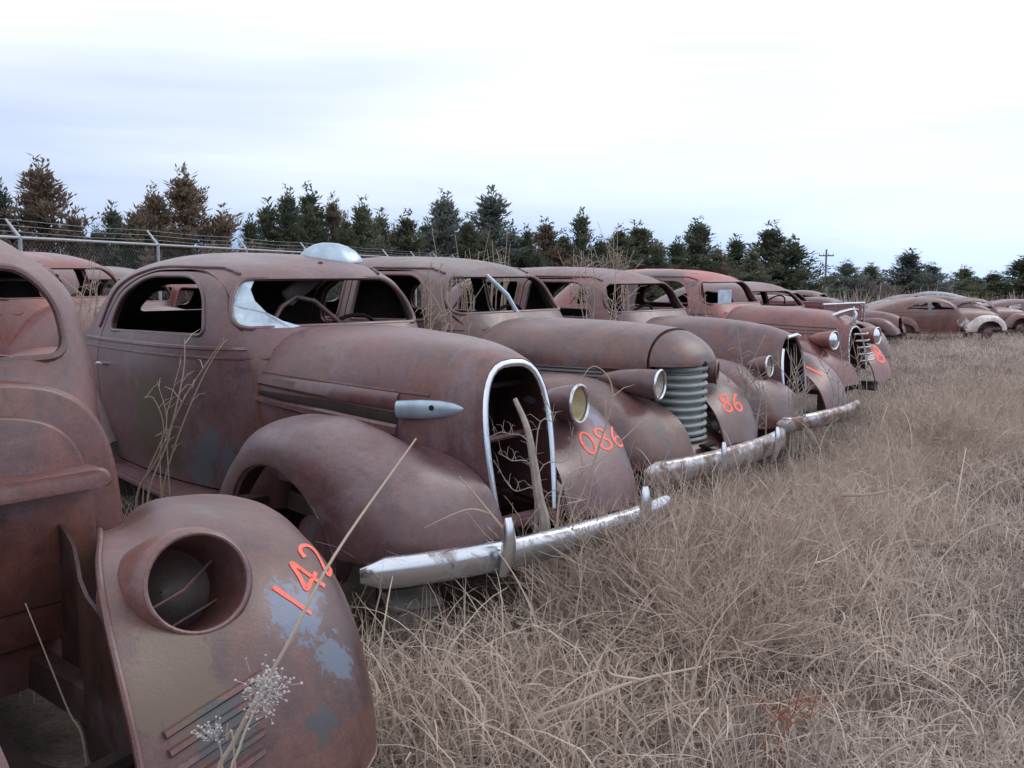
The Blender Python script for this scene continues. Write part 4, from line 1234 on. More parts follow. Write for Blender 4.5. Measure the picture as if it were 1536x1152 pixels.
# ------------------------------------------------------------------ fence, utility pole
def fence():
    posts = [-60, 32, 222, 372, 500, 612, 708, 790, 862]; rail = [352, 356.5, 366.5, 374.3, 381, 387, 392, 396.5, 400]
    zr = 1.92; pts = []
    for px, py in zip(posts, rail):
        r = ray(px, py); t = (zr - EYE) / r.z; p = Vector((0, 0, EYE)) + r * t; pts.append(p)
    # straighten: fit a line through the post positions
    a = np.array([[p.x, p.y] for p in pts]); c = a.mean(0); u = np.linalg.svd(a - c)[2][0]
    u = u if u[1] > 0 else -u
    t0 = (a[1] - c) @ u; t1 = (a[3] - c) @ u; step = (t1 - t0) / 2
    base = [c + u * (t0 + step * k) for k in range(-2, 9)]
    root = empty('chain_link_fence', (base[0][0], base[0][1], 0)); tag(root, 'grey chain link fence with angled barbed wire arms', 'fence')
    o = Vector((base[0][0], base[0][1], 0)); d = Vector((u[0], u[1], 0)); nrm = Vector((-d.y, d.x, 0))
    n = len(base)
    for k in range(n):
        p = d * (step * k)
        po = put('fence_post', tube([p + Vector((0, 0, -.3)), p + Vector((0, 0, zr + .02))], .024, 8), M['galv'], root)
        put('barbed_wire_arm', tube([p + Vector((0, 0, zr)), p + nrm * .08 + Vector((0, 0, zr + .10)), p + nrm * .17 + Vector((0, 0, zr + .22))], [.024, .02, .014], 8), M['galv'], po)
        if k < n - 1:
            q = d * (step * (k + 1))
            put('top_rail', tube([p + Vector((0, 0, zr)), q + Vector((0, 0, zr))], .019, 8), M['galv'], root)
            for j in range(3):
                f = .33 * (j + 1); h = nrm * (.17 * f) + Vector((0, 0, zr + .22 * f))
                mid = (p + q) / 2 + h + Vector((0, 0, -.02))
                put('barbed_wire', tube([p + h, mid, q + h], .0028, 4), M['galv'], root)
            # woven mesh of one bay
            V = []; Fc = []; m = int(step / .07); w = .0010
            for s in (1, -1):
                for i in range(-int(1.8 / .07), m + int(1.8 / .07)):
                    xa = i * .07; xb = xa + s * 1.8; za, zb = .08, 1.86
                    lo, hi = 0.0, step
                    ta, tb = 0.0, 1.0
                    dx = xb - xa
                    t_in = sorted(((lo - xa) / dx, (hi - xa) / dx)); ta = max(ta, t_in[0]); tb = min(tb, t_in[1])
                    if tb - ta < .02: continue
                    A_ = p + d * (xa + dx * ta) + Vector((0, 0, za + (zb - za) * ta)); B_ = p + d * (xa + dx * tb) + Vector((0, 0, za + (zb - za) * tb))
                    e = Vector((0, 0, w)); k0 = len(V); g = nrm * (.004 * s)
                    V += [A_ - e + g, A_ + e + g, B_ + e + g, B_ - e + g]; Fc.append((k0, k0 + 1, k0 + 2, k0 + 3))
            mo = put('mesh_panel', (V, Fc), M['galv'], root, False); mo['kind'] = 'stuff'


fence()


def utility_pole():
    b = at_depth(1237, 444, 150); o = empty('utility_pole', (b.x, b.y, 0)); tag(o, 'distant wooden utility pole with a crossarm', 'utility pole')
    g0 = gz(b.x, b.y); o.location.z = g0; h = at_depth(1237, 374, 150).z - g0
    put('pole', tube([(0, 0, -.3), (0, 0, h)], [.2, .14], 8), M['wood'], o)
    put('crossarm', box(-1.2, 1.2, -.08, .08, h - 1.1, h - .9), M['wood'], o, False)
    for x in (-1.1, -.4, .4, 1.1): put('insulator', tube([(x, 0, h - .9), (x, 0, h - .65)], .07, 6), M['galv'], o)


utility_pole()


# ------------------------------------------------------------------ trees
def cedar_mesh(seed, h=5.5, w=1.5, gap=0.12, tops=1):
    """feathery cedar: ascending limbs carrying upright sprays, ragged outline"""
    r = np.random.default_rng(seed); V = []; Fc = []; limbs = []
    for tp in range(tops):
        ox, oy = (0, 0) if tp == 0 else (r.normal(0, w * .3), r.normal(0, w * .3)); hh = h if tp == 0 else h * r.uniform(.72, .92)
        nl = 165 // (1 if tp == 0 else 2)
        for i in range(nl):
            t = ((i + r.random()) / nl) ** .8; z0 = .15 + (hh - .45) * t
            L = w * ((1 - t) ** .9 * .9 + .07) * r.uniform(.55, 1.15) * (1.25 if r.random() < .12 else 1)
            if r.random() < gap: continue
            az = r.random() * 6.283; up = R(18 + 42 * t + r.normal(0, 10))
            limbs.append((np.array([ox, oy, z0]), np.array([math.cos(az) * math.cos(up), math.sin(az) * math.cos(up), math.sin(up)]), L))
        limbs.append((np.array([ox, oy, hh * .72]), np.array([0, 0, 1.0]), hh * .28))
    for (o, d, L) in limbs:
        m = max(5, int(L * 13))
        for k in range(m):
            s = ((k + .7) / m) ** .75; bend = np.array([0, 0, .25 * L * s * s])
            c = o + d * L * s + bend + r.normal(0, .045, 3)
            size = .30 * (1 - .45 * s) + .06
            for q in range(5):
                dd = d * .45 + r.normal(0, .42, 3) + np.array([0, 0, .75]); dd /= np.linalg.norm(dd)
                sd_ = np.cross(dd, r.normal(0, 1, 3)); sd_ /= np.linalg.norm(sd_) + 1e-9
                ln = size * r.uniform(.5, 1.1); wd = .015 + .013 * r.random(); k0 = len(V); b = c + r.normal(0, .05, 3)
                V += [b, b + dd * ln * .45 + sd_ * wd, b + dd * ln, b + dd * ln * .45 - sd_ * wd]
                Fc.append((k0, k0 + 1, k0 + 2, k0 + 3))
    crown = mk(V, Fc)
    parts = [tube([(0, 0, -.3), (.03, .02, h * .5), (0, 0, h * .93)], [.13, .08, .012], 7)]
    for (o, d, L) in limbs[::4]:
        parts.append(tube([o, o + d * L * .5 + np.array([0, 0, .06 * L]), o + d * L * .95 + np.array([0, 0, .23 * L])], [.022, .014, .005], 4))
    return crown, mk(*join(*parts))


CEDARS = [cedar_mesh(1, 5.5, 1.55), cedar_mesh(2, 5.5, 1.25, .2), cedar_mesh(3, 5.5, 1.9, .22, 3), cedar_mesh(4, 5.5, 1.4, .1, 2)]
CROWNS = {}


def tree_crown(k, mk_):
    if (k, mk_) not in CROWNS:
        me = CEDARS[k][0].copy(); me.materials.clear(); me.materials.append(M[mk_]); CROWNS[(k, mk_)] = me
    return CROWNS[(k, mk_)]


for c, t in CEDARS:
    t.materials.append(M['bark'])


def cedar(px, top, hw, d, k, mt, label):
    b = at_depth(px, 444, d); h = at_depth(px, top, d).z; w = hw * d / FPX
    g0 = gz(b.x, b.y); h -= g0
    o = empty('cedar_tree', (b.x, b.y, g0), (0, 0, random.random() * 6.28)); tag(o, label, 'tree', 'cedars along the fence')
    base_w = (1.55, 1.25, 1.9, 1.4)[k]; s = h / 5.6; sw = w / base_w * 2.2
    for nm, me in (('crown', tree_crown(k, mt)), ('trunk', CEDARS[k][1])):
        c = bpy.data.objects.new(nm, me); col.objects.link(c); c.parent = o; c.scale = (sw, sw, s)
    return o


def dline(px):       # distance of the tree belt along the picture
    return float(np.interp(px, [0, 300, 700, 1160, 1300, 1536], [30, 34, 43, 60, 85, 95]))


TREES = [(-40, 300, 60, 1, 'cedar_blue', 'bluish cedar cut off by the left edge'), (8, 280, 34, 1, 'cedar_blue', 'slim bluish cedar at the left edge'),
         (70, 250, 66, 0, 'cedar_brown', 'tall brown-green cedar, leftmost of the tall ones'), (118, 322, 34, 3, 'cedar_brown', 'low brown cedar beside the tall left one'),
         (175, 312, 34, 1, 'cedar', 'small dark cedar between the two tall brown ones'), (205, 330, 30, 3, 'cedar', 'short green cedar left of the widest brown cedar'),
         (237, 288, 44, 0, 'cedar_brown', 'brown cedar leaning into the widest brown cedar'), (284, 264, 74, 2, 'cedar_brown', 'widest brown cedar with several tops'),
         (405, 307, 40, 1, 'cedar', 'dark green cedar right of the bare brown shrub'), (436, 291, 40, 0, 'cedar', 'green cedar above the metal dome, left of two tips'),
         (467, 288, 42, 3, 'cedar', 'green cedar above the metal dome, right of two tips'), (503, 302, 42, 2, 'cedar_brown', 'olive cedar right of the dome'),
         (545, 306, 44, 0, 'cedar', 'green cedar over the gap between coupe and sedan'), (573, 322, 34, 1, 'cedar', 'lower green cedar over the gap between coupe and sedan'),
         (612, 325, 40, 3, 'cedar', 'short cedar above the sedan roof left end'), (668, 297, 52, 0, 'cedar_blue', 'tall blue-green cedar above the ribbed-grille sedan'),
         (736, 290, 54, 1, 'cedar_blue', 'tallest pointed cedar above the ribbed-grille sedan windshield'), (704, 330, 36, 3, 'cedar', 'short cedar between the two tall blue-green ones'),
         (818, 335, 50, 2, 'cedar_brown', 'broad olive cedar right of the tallest pointed one'), (872, 321, 32, 1, 'cedar', 'narrow pointed cedar beside the broad olive one'),
         (930, 345, 44, 2, 'cedar', 'spreading green cedar with two tops, left half'), (956, 340, 52, 3, 'cedar', 'spreading green cedar with two tops, right half'),
         (1015, 362, 32, 1, 'cedar', 'small cedar left of the red roof'), (1044, 334, 50, 0, 'cedar', 'dark cedar right above the red roof'),
         (1102, 358, 36, 1, 'cedar', 'narrow cedar between the red roof and the last big cedar'), (1155, 341, 50, 3, 'cedar', 'last big cedar at the right end of the near belt'),
         (1268, 394, 40, 2, 'cedar_blue', 'hazy low cedar right of the utility pole'), (1305, 398, 34, 0, 'cedar', 'far low cedar over the raised trunk lid'),
         (1362, 378, 40, 1, 'cedar_blue', 'far cedar left of the bare tree'), (1395, 398, 34, 3, 'cedar_blue', 'far low cedar beside the bare tree'),
         (1445, 402, 36, 2, 'cedar', 'far low cedar right of the bare tree'), (1488, 410, 34, 3, 'cedar', 'low far cedar near the right edge'),
         (1532, 388, 46, 0, 'cedar', 'dark far cedar at the right edge')]
FILL = [(338, 338, 30, 'cedar_brown', 'low brown cedar touching the right side of the widest brown cedar'), (380, 330, 30, 'cedar', 'low green cedar between bare brown shrub and dark green cedar'),
        (520, 330, 34, 'cedar', 'low green cedar tucked against the olive cedar right of the dome'), (595, 345, 34, 'cedar_brown', 'low brown cedar above the left end of the ribbed-grille sedan roof'),
        (640, 335, 32, 'cedar', 'low green cedar just left of the tall blue-green cedar'), (770, 350, 30, 'cedar_blue', 'low bluish cedar just right of the tallest pointed cedar'),
        (790, 345, 30, 'cedar', 'low green cedar touching the broad olive cedar'), (845, 352, 30, 'cedar', 'low green cedar between the broad olive and the narrow pointed cedar'),
        (900, 360, 32, 'cedar', 'low green cedar between narrow pointed cedar and the two-topped one'), (985, 366, 30, 'cedar', 'low green cedar right of the two-topped spreading cedar'),
        (1075, 372, 28, 'cedar_brown', 'low brown cedar over the red roof, right of the dark cedar'), (1128, 376, 26, 'cedar', 'low green cedar touching the last big cedar on its left'),
        (150, 345, 30, 'cedar', 'low green cedar over the fence between the low brown and small dark cedars')]
for i_, (px, top, hw, mt, lab) in enumerate(FILL): TREES.append((px, top, hw, i_ % 4, mt, lab))
for (px, top, hw, k, mt, lab) in TREES:
    cedar(px, top, hw, dline(px) * random.uniform(.96, 1.04), k, mt, lab)


def bare_mesh(seed, h, spread, levels=5):
    r = random.Random(seed); parts = []

    def grow(p, d, L, rad, lv):
        q = p + d * L; mid = (p + q) / 2 + Vector((r.uniform(-1, 1), r.uniform(-1, 1), 0)) * L * .06
        parts.append(tube([p, mid, q], [rad, rad * .85, rad * .65], 5, cap=False))
        if lv == 0: return
        for i in range(r.choice((2, 3, 3))):
            nd = (d + Vector((r.gauss(0, 1), r.gauss(0, 1), r.gauss(.25, .5))) * spread).normalized()
            grow(p + d * L * r.uniform(.6, 1), nd, L * r.uniform(.62, .85), max(rad * .58, .008), lv - 1)
    for i in range(1 if spread < .5 else 4):
        grow(Vector((r.uniform(-.1, .1) * (spread > .5), 0, -.2)), Vector((r.gauss(0, .25 * spread), r.gauss(0, .25 * spread), 1)).normalized(), h * .27, h * .014, levels)
    return join(*parts)


def bare(name, px, top, d, seed, spread, label, cat, levels=5, mat='twig'):
    b = at_depth(px, 444, d); h = at_depth(px, top, d).z - gz(b.x, b.y)
    o = put(name, bare_mesh(seed, h, spread, levels), M[mat]); o.location = (b.x, b.y, gz(b.x, b.y)); tag(o, label, cat)


bare('bare_tree', 1420, 368, 90, 3, .42, 'bare leafless tree among the far cedars', 'tree')
bare('bare_shrub', 352, 330, 30, 5, .6, 'bare brown shrub behind the fence right of the widest cedar', 'shrub', 5)
bare('bare_shrub', 60, 318, 26, 6, .6, 'pale bare shrub in front of the leftmost tall cedar', 'shrub', 5)
bare('bare_shrub', 110, 325, 27, 8, .6, 'pale bare shrub beside the low brown cedar', 'shrub', 5)
bare('bare_shrub', 1215, 400, 70, 9, .6, 'bare shrub left of the utility pole', 'shrub', 5)
bare('bare_shrub', 1335, 395, 75, 10, .6, 'bare shrub between far cedars above the fastback', 'shrub', 5)


def far_brush():
    """far-off belt of leafless brush that closes the horizon"""
    r = np.random.default_rng(5); V = []; Fc = []
    for i in range(5200):
        ang = r.uniform(-.75, .75); d = r.uniform(48, 150) if ang > .30 else r.uniform(62, 120); x = d * math.sin(ang); y = d * math.cos(ang)
        H = r.uniform(.7, 2.3) * (.6 + .6 * (noise.noise(Vector((x * .08, y * .08, 0))) + .5)) * (1.0 if ang > .3 else 1.2); g = gz(x, y)
        for k in range(6):
            h = H * r.uniform(.5, 1.1); lx, ly = r.normal(0, .3) * h, r.normal(0, .3) * h; w = .016 + .02 * r.random(); k0 = len(V); bx = x + r.normal(0, .15)
            V += [(bx - w, y, g - .1), (bx + w, y, g - .1), (bx + lx + w * .3, y + ly, g + h), (bx + lx - w * .3, y + ly, g + h)]; Fc.append((k0, k0 + 1, k0 + 2, k0 + 3))
    o = put('brush', (V, Fc), M['weed'], None, False); tag(o, 'belt of grey leafless brush along the horizon', 'brush', kind='stuff')


far_brush()


# ------------------------------------------------------------------ grass
def ribbon(V, Fc, P, w0, side):
    k0 = len(V); n = len(P)
    for i, p in enumerate(P):
        w = w0 * (1 - .8 * (i / (n - 1)) ** 1.5) * .5
        V.append(p - side * w); V.append(p + side * w)
    for i in range(n - 1):
        a = k0 + 2 * i; Fc.append((a, a + 1, a + 3, a + 2))


def tuft(seed, n, h, spread, curl, width, seg=5, radius=.07, kink=0.0):
    r = np.random.default_rng(seed); V = []; Fc = []
    for i in range(n):
        az = r.uniform(0, 6.283); out = np.array([math.cos(az), math.sin(az), 0])
        p = np.array([r.normal(0, radius), r.normal(0, radius), -.02]); hh = h * r.uniform(.45, 1.15)
        ang = abs(r.normal(0, spread)); P = [p.copy()]; c = curl * r.uniform(.2, 1.6)
        az2 = r.normal(0, .5)
        for s in range(seg):
            a = ang + c * (s / seg) ** 1.3
            if kink and r.random() < kink: az += r.normal(0, .9); out = np.array([math.cos(az), math.sin(az), 0]); ang += r.normal(0, .4)
            st = hh / seg
            p = p + (out * math.sin(a) + np.array([0, 0, 1]) * math.cos(a)) * st
            p[2] = max(p[2], .004 + .02 * r.random()); P.append(p.copy())
        sd_ = np.array([-out[1], out[0], 0]) * math.cos(az2) + out * math.sin(az2)
        ribbon(V, Fc, P, width * r.uniform(.6, 1.3), sd_)
    return mk(V, Fc)


def weed_mesh(seed, h, n=5):
    """branching dry weed of thin three-sided twigs"""
    r = random.Random(seed); parts = []

    def grow(p, d, L, rad, lv):
        P = [p]; q = p
        for i in range(4):
            d = (d + Vector((r.gauss(0, .12), r.gauss(0, .12), r.gauss(0, .08)))).normalized(); q = q + d * (L / 4); P.append(q)
        parts.append(tube(P, [rad * (1 - .13 * i) for i in range(5)], 3, cap=False))
        if lv == 0: return
        for i in range(4 if lv > 1 else 5):
            b = P[r.choice((1, 2, 3, 4))]
            nd = (d + Vector((r.gauss(0, .75), r.gauss(0, .75), r.gauss(.25, .45)))).normalized()
            grow(b, nd, L * r.uniform(.4, .7), rad * .6, lv - 1)
    for i in range(n):
        grow(Vector((r.gauss(0, .05), r.gauss(0, .05), -.02)), Vector((r.gauss(0, .45), r.gauss(0, .45), 1)).normalized(), h * .62, .0036, 2)
    return mk(*join(*parts))


def scatter(name, label, cat, meshes, pts, rots, scl, idx, mat):
    srcs = bpy.data.collections.new(name + '_sources')
    for i, me in enumerate(meshes):
        me.materials.clear(); me.materials.append(mat)
        o = bpy.data.objects.new('%s_source_%02d' % (name, i), me); srcs.objects.link(o)
    me = bpy.data.meshes.new(name); me.vertices.add(len(pts)); me.vertices.foreach_set('co', np.asarray(pts, np.float32).ravel())
    a = me.attributes.new('rot', 'FLOAT_VECTOR', 'POINT'); a.data.foreach_set('vector', np.asarray(rots, np.float32).ravel())
    a = me.attributes.new('scl', 'FLOAT', 'POINT'); a.data.foreach_set('value', np.asarray(scl, np.float32))
    a = me.attributes.new('pick', 'INT', 'POINT'); a.data.foreach_set('value', np.asarray(idx, np.int32))
    o = bpy.data.objects.new(name, me); col.objects.link(o); tag(o, label, cat, kind='stuff')
    ng = bpy.data.node_groups.new(name, 'GeometryNodeTree')
    ng.interface.new_socket('Geometry', in_out='INPUT', socket_type='NodeSocketGeometry')
    ng.interface.new_socket('Geometry', in_out='OUTPUT', socket_type='NodeSocketGeometry')
    N, L = ng.nodes, ng.links
    gi = N.new('NodeGroupInput'); go = N.new('NodeGroupOutput')
    ci = N.new('GeometryNodeCollectionInfo'); ci.inputs['Collection'].default_value = srcs
    ci.inputs['Separate Children'].default_value = True; ci.inputs['Reset Children'].default_value = True
    ip = N.new('GeometryNodeInstanceOnPoints'); ip.inputs['Pick Instance'].default_value = True
    def att(nm, tp):
        n = N.new('GeometryNodeInputNamedAttribute'); n.data_type = tp; n.inputs['Name'].default_value = nm
        return [s for s in n.outputs if s.enabled and s.name == 'Attribute'][0]
    L.new(gi.outputs[0], ip.inputs['Points']); L.new(ci.outputs[0], ip.inputs['Instance'])
    L.new(att('rot', 'FLOAT_VECTOR'), ip.inputs['Rotation']); L.new(att('scl', 'FLOAT'), ip.inputs['Scale']); L.new(att('pick', 'INT'), ip.inputs['Instance Index'])
    L.new(ip.outputs[0], go.inputs[0])
    md = o.modifiers.new('scatter', 'NODES'); md.node_group = ng
    return o


FOOT = [(o['root'].location.x, o['root'].location.y, o['root'].rotation_euler.z) for o in (A, B, C, D, E_, F_)]
P0 = np.array([.2, 3.9]); NRM = np.array([.8, -.6])


def in_car(x, y, front=.55):
    for (cx, cy, yw) in FOOT:
        dx, dy = x - cx, y - cy; lx = dx * math.cos(yw) + dy * math.sin(yw); ly = -dx * math.sin(yw) + dy * math.cos(yw)
        if -4.1 < lx < front and abs(ly) < .84: return True
    return False


def sample(n, d0, d1, amax=.78):
    lg = rng.uniform(math.log(d0), math.log(d1), n); d = np.exp(lg); a = rng.uniform(-amax, amax, n)
    return d * np.sin(a), d * np.cos(a), d


def field():
    # short matted grass everywhere
    S = [tuft(10 + i, 34, (.10, .14, .20)[i % 3], 1.25, 1.7, (.0042, .0056)[i % 2], 5, .12, .40) for i in range(9)]
    x, y, d = sample(15500, 1.0, 60)
    P = []; Rt = []; Sc = []; Ix = []
    for i in range(len(x)):
        s = (np.array([x[i], y[i]]) - P0) @ NRM
        nb = noise.noise(Vector((x[i] * 1.1, y[i] * 1.1, 7)))
        if d[i] < 12 and nb < -.12 and rng.random() < .75: continue
        if in_car(x[i], y[i], .62): continue
        P.append((x[i], y[i], gz(x[i], y[i]))); Rt.append((rng.normal(0, .12), rng.normal(0, .12), rng.uniform(0, 6.28)))
        Sc.append((.75 + .5 * rng.random() + .5 * nb) * (1 + .045 * d[i])); Ix.append(rng.integers(0, 9))
    scatter('short_grass', 'short matted dead grass covering the ground', 'grass', S, P, Rt, Sc, Ix, M['short'])
    # taller bunch grass: along the bumpers, between the cars and over the far field
    T = [tuft(40 + i, 20, .44, (.34, .6)[i % 2], (.9, 1.9)[i % 2], .0046, 7, .07, .14) for i in range(8)]
    x, y, d = sample(9000, 1.6, 62)
    P = []; Rt = []; Sc = []; Ix = []
    for i in range(len(x)):
        s = (np.array([x[i], y[i]]) - P0) @ NRM; n = noise.noise(Vector((x[i] * .7, y[i] * .7, 2)))
        if in_car(x[i], y[i]): continue
        if s > -.15:
            tt = (np.array([x[i], y[i]]) - P0) @ np.array([.6, .8])
            prob = 1.2 * math.exp(-((s - .30) / .36) ** 2) * float(smooth01(-.45, .15, tt)) + float(smooth01(6.5, 11.0, y[i] - .25 * max(0, s - 1))) * (.65 + .8 * n) - .12
        else:
            prob = .45
        if y[i] > 40: prob *= .6
        if rng.random() > prob + .3 * n: continue
        if s < -.2 and d[i] < 3.2: continue
        tt_ = (np.array([x[i], y[i]]) - P0) @ np.array([.6, .8])
        k = .6 if (s > .75 and y[i] < 7) else (.62 if (s < .5 and 1.0 < tt_ < 4.6) else (.85 if y[i] > 9 else (1.25 if 0 < tt_ < 1.0 and s < .6 else 1.0)))
        P.append((x[i], y[i], gz(x[i], y[i]))); Rt.append((rng.normal(0, .16), rng.normal(0, .16), rng.uniform(0, 6.28)))
        Sc.append((.55 + .55 * rng.random()) * k * (1 + .012 * d[i])); Ix.append(rng.integers(0, 8))
    scatter('tall_grass', 'tall pale dead grass along the bumpers and across the field', 'grass', T, P, Rt, Sc, Ix, M['tall'])
    # twiggy weeds along the bumpers
    W = [weed_mesh(70 + i, .62, 4) for i in range(5)]
    P = []; Rt = []; Sc = []; Ix = []
    for i in range(950):
        t = rng.uniform(-.35, 9.5) if i % 3 else rng.uniform(-.2, 2.2); s = rng.normal(.32, .26)
        if s < -.1: continue
        p = P0 + np.array([.6, .8]) * t + NRM * s
        if in_car(p[0], p[1], .85) or p[1] < 2.2: continue
        P.append((p[0], p[1], gz(*p))); Rt.append((rng.normal(0, .22), rng.normal(0, .22), rng.uniform(0, 6.28)))
        Sc.append(rng.uniform(.55, 1.15) * (1.0 if t < 1.0 or t > 4.6 else .62)); Ix.append(rng.integers(0, 5))
    scatter('dead_weeds', 'tangled grey twiggy weeds in front of the bumpers', 'weeds', W, P, Rt, Sc, Ix, M['weed'])

    # long pale straws lying and arching over the matted grass in the foreground
    U_ = [tuft(90 + i, 7, .62, (.7, 1.1)[i % 2], (1.2, 2.2)[i % 2], .0076, 9, .16, .10) for i in range(6)]
    P = []; Rt = []; Sc = []; Ix = []
    for i in range(2100):
        t = rng.uniform(-2.4, 8.5) if i % 2 else rng.uniform(-1.6, 2.4); s = abs(rng.normal(.30, .50)) - .1
        p = P0 + np.array([.6, .8]) * t + NRM * s
        if in_car(p[0], p[1], .95) or p[1] < 1.7: continue
        P.append((p[0], p[1], gz(*p))); Rt.append((rng.normal(0, .2), rng.normal(0, .2), rng.uniform(0, 6.28))); Sc.append(rng.uniform(.5, 1.05)); Ix.append(rng.integers(0, 6))
    scatter('loose_straw', 'long pale straws arching over the matted grass by the bumpers', 'straw', U_, P, Rt, Sc, Ix, M['straw'])


field()


# ------------------------------------------------------------------ single weeds, sticks and litter that stand out
def plant(name, label, cat, stems, mat, heads=None, ground=True, headmat=None, part='stem'):
    """stems: ([(px, py, depth), ...] root first, base radius); each stem stands on the ground below its first point"""
    P = [[at_depth(*q) for q in st[0]] for st in stems]
    b = P[0][0]; base = Vector((b.x, b.y, gz(b.x, b.y))); root = empty(name, base); tag(root, label, cat)
    for pts, st in zip(P, stems):
        if ground and pts[0].z > gz(pts[0].x, pts[0].y): pts = [Vector((pts[0].x * .995, pts[0].y, gz(pts[0].x, pts[0].y) - .03))] + pts
        C_ = [Vector(p) - base for p in catmull([tuple(p) for p in pts], max(10, 5 * len(pts)))]
        n = len(C_); r0 = st[1]
        so = put(part, tube(C_, [r0 * (1 - .65 * i / (n - 1)) for i in range(n)], 6), mat, root)
        if len(st) > 2:       # side twigs or blades
            r = random.Random(len(label) + n); parts = []
            for k in range(st[2]):
                c = C_[r.randint(n // 3, n - 2)]; d = Vector((r.gauss(0, 1), r.gauss(0, 1), r.gauss(.7, .6))).normalized(); L = r.uniform(.05, .16)
                parts.append(tube([c, c + d * L * .5 + Vector((0, 0, .01)), c + d * L - Vector((0, 0, r.uniform(0, .03)))], [r0 * .4, r0 * .3, r0 * .12], 4))
            tw = put('twigs', join(*parts), mat, so); tw['kind'] = 'stuff'
    return root, base


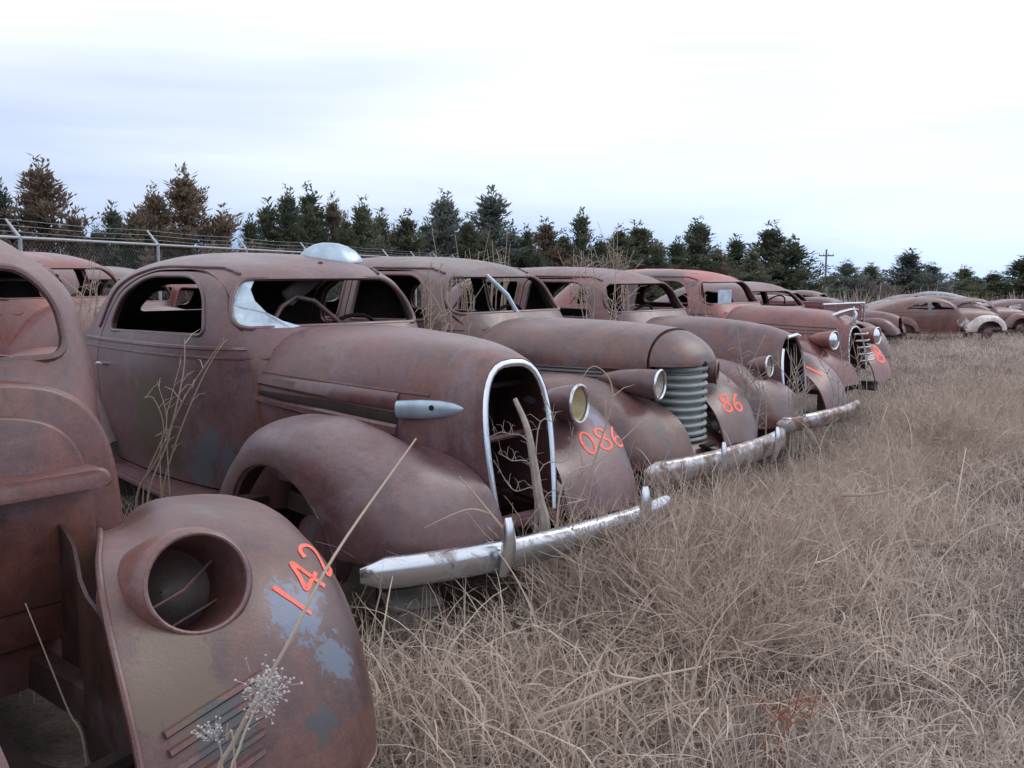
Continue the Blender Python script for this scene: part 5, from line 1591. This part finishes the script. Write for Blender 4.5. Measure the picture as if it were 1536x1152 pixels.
def weeds():
    st = M['straw']
    d = 4.72
    plant('tall_dry_weed', 'straw-coloured tall weed clump in front of the coupe door', 'weed',
          [([(205, 748, d), (235, 690, d), (270, 610, d), (300, 560, d), (336, 508, d)], .008, 6), ([(222, 748, d), (252, 660, d), (275, 560, d), (277, 508, d)], .007, 5),
           ([(243, 752, d), (262, 670, d), (300, 575, d), (330, 520, d)], .006, 4), ([(215, 735, d), (245, 650, d), (232, 600, d), (216, 596, d)], .005, 4),
           ([(240, 690, d), (250, 630, d), (236, 572, d)], .004, 3), ([(250, 650, d), (256, 600, d), (272, 540, d)], .004, 3)], st)
    d = 1.75
    plant('dry_stalk', 'long straw stalk leaning across the 142 fender', 'weed', [([(325, 1200, d), (352, 1110, d), (432, 965, d), (505, 828, d + .1), (624, 658, d + .35)], .0062)], st)
    plant('dry_stalk', 'thin straw stalk in the empty engine bay at the lower left', 'weed', [([(128, 1130, 2.1), (100, 1060, 2.1), (38, 905, 2.1)], .004)], st)
    # seed-head weed
    d = 1.66; r = random.Random(4)
    root, base = plant('seed_head_weed', 'weed with a round cluster of pale seed heads before the 142 fender', 'weed',
                       [([(345, 1210, d), (360, 1120, d), (385, 1060, d), (398, 1030, d)], .004), ([(335, 1190, d), (330, 1120, d), (318, 1095, d)], .003), ([(352, 1140, d), (340, 1110, d), (342, 1085, d)], .003)], st)
    nodes = [(398 + r.gauss(0, 14), 1036 + r.gauss(0, 13)) for k in range(16)]
    for k in range(250):
        if k < 205: c2 = nodes[k % 16]; px, py = c2[0] + r.gauss(0, 15), c2[1] + r.gauss(0, 14)
        else: c2 = (322, 1106); px, py = 318 + r.gauss(0, 15), 1096 + r.gauss(0, 9)
        q = r.gauss(0, .02); p = at_depth(px, py, d + q) - base; c = at_depth(c2[0], c2[1] + 6, d + q * .5) - base
        rad = r.uniform(.0016, .0032)
        put('seed_head', join(xf(lathe([(-rad, .0003), (-rad * .5, rad * .85), (rad * .5, rad * .85), (rad, .0003)], 6), Matrix.Translation(p)),
                              tube([c + (p - c) * .5, p], .0005, 3)), M['seed'], root)
    # dead sapling in the coupe's grille
    d = 3.86
    plant('dead_sapling', 'thick grey dead sapling standing in the empty coupe grille', 'dead tree',
          [([(818, 800, d), (808, 745, d), (800, 690, d), (790, 640, d + .02), (772, 598, d + .05)], .028), 
           ([(805, 660, d), (830, 630, d), (812, 590, d)], .0035, 9), ([(800, 690, d), (760, 650, d), (735, 655, d)], .0032, 9), ([(806, 720, d), (850, 690, d), (860, 640, d)], .0032, 11),
           ([(803, 720, d), (765, 690, d), (748, 680, d)], .0032, 9), ([(808, 750, d), (770, 735, d), (740, 690, d)], .0032, 9), ([(812, 760, d), (860, 730, d), (880, 690, d)], .0032, 11)], M['deadwood'])
    d = 3.45
    plant('bent_stick', 'bent pale stick poking up over the coupe bumper', 'stick', [([(770, 812, d), (748, 785, d), (715, 745, d), (688, 714, d)], .007), ([(735, 770, d), (705, 764, d), (670, 776, d), (636, 792, d)], .005)], st, ground=False)
    d = 3.7
    plant('looped_stalk', 'thin straw stalk looping over the coupe headlight', 'weed', [([(852, 800, d), (878, 730, d), (905, 650, d), (919, 600, d), (912, 565, d), (888, 550, d), (866, 580, d)], .0045, 3),
          ([(858, 800, d), (880, 760, d), (892, 700, d)], .004, 3)], st)
    plant('bent_stick', 'pale stick leaning on the coupe far fender', 'stick', [([(840, 740, 3.7), (900, 690, 3.75), (965, 630, 3.8)], .005)], st)
    d = 2.75
    plant('fallen_stalk', 'pale forked stalk lying on the grass in the foreground', 'stick', [([(796, 1080, d), (870, 1052, d), (960, 1020, d + .05), (1052, 1000, d + .1)], .009, 2), ([(960, 1020, d), (915, 1010, d), (912, 985, d)], .006)], st, ground=False)
    plant('fallen_stalk', 'pale stick lying in the grass right of the bumpers', 'stick', [([(1262, 742, 4.6), (1300, 742, 4.6), (1352, 733, 4.7)], .010)], st, ground=False)
    # tall stems between the cars
    r = random.Random(11)
    for (x0, x1, yb, yt, d, n, lab) in ((632, 704, 512, 405, 6.0, 9, 'tall straw stems between the coupe and the ribbed-grille sedan'), (872, 925, 505, 405, 8.0, 13, 'thick clump of straw stems between the two sedans'),
                                        (118, 150, 500, 400, 6.4, 9, 'pale grass clump behind the nearest car'), (1030, 1060, 505, 440, 9.6, 5, 'thin stems in front of the red-roofed sedan door')):
        stems = []
        for k in range(n):
            x = r.uniform(x0, x1); xt = x + r.gauss(0, 16); t = r.uniform(yt - 15, yt + 45)
            stems.append(([(x, yb, d), (x + r.gauss(0, 4), (yb + t) / 2, d), (xt, t, d)], .006, 5))
        plant('tall_dry_weed', lab, 'weed', stems, st)
    for (x0, x1, yb, yt, d, n, lab) in ((1095, 1150, 640, 500, 6.3, 9, 'wiry grey weed before the dark sedan headlight'), (1185, 1215, 640, 520, 7.0, 10, 'dense weed filling the dark sedan grille'),
                                        (1235, 1300, 640, 500, 7.6, 9, 'wiry grey weed before the red-roofed sedan')):
        stems = []
        for k in range(n):
            x = r.uniform(x0, x1); t = r.uniform(yt - 10, yt + 60)
            stems.append(([(x, yb, d), (x + r.gauss(0, 5), (yb + t) / 2, d), (x + r.gauss(0, 14), t, d)], .006, 9))
        plant('wiry_weed', lab, 'weed', stems, M['deadwood'])
    # feathery tops behind the roofs
    for (px, d, w, lab) in ((690, 9.0, 75, 'feathery dry weeds rising behind the ribbed-grille sedan roof'), (900, 11.0, 45, 'dry weeds rising behind the dark sedan roof')):
        stems = []
        for k in range(26):
            x = px + r.uniform(-w, w); t = r.uniform(372, 392)
            stems.append(([(x, 470, d), (x + r.gauss(0, 4), 420, d), (x + r.gauss(0, 10), t, d)], .007, 10))
        for k in range(6):
            x = px + r.uniform(-w, w); stems.append(([(x, 470, d), (x + 3, 410, d), (x + r.gauss(0, 14), r.uniform(330, 365), d)], .006, 3))
        plant('feathery_weed', lab, 'weed', stems, M['straw'])
    # dead red-brown dock plant
    d = 2.62; stems = []
    for k in range(4):
        x = 1160 + r.uniform(-25, 25); stems.append(([(x, 1130, d), (x + 12, 1090, d), (x + 30 + r.gauss(0, 8), 1045 + r.uniform(-10, 40), d)], .005, 7))
    plant('dock_plant', 'small red-brown dead plant in the foreground grass', 'weed', stems, M['redleaf'])


weeds()


def litter():
    p = at_depth(618, 905, 3.75); g = gz(p.x, p.y)
    o = empty('concrete_block', (p.x, p.y, g), (0, 0, R(25))); tag(o, 'pale concrete block under the coupe bumper end', 'block')
    put('block', box(-.09, .09, -.075, .075, -.04, .15, .008), M['concrete'], o)
    put('cap_slab', box(-.105, .105, -.09, .09, .152, .185, .006), M['concrete'], o)
    p = at_depth(588, 1140, 2.3); g = gz(p.x, p.y)
    o = empty('rusty_sheet', (p.x, p.y, g)); tag(o, 'bent rusty metal scrap in the grass by the nearest fender', 'scrap')
    G = np.zeros((8, 10, 3))
    for i, u in enumerate(np.linspace(0, 1, 8)):
        for j, v in enumerate(np.linspace(0, 1, 10)):
            G[i, j] = (-.16 + .22 * v, -.22 + .25 * u, .05 + .20 * v * (1 - .3 * u) + .03 * math.sin(v * 3))
    link('sheet', fixnormals(mk(*shell(G, .006))), M['rust5'], o)
    put('folded_edge', tube([Vector(q) for q in G[:, -1]], .009, 6), M['rust5'], o)


litter()
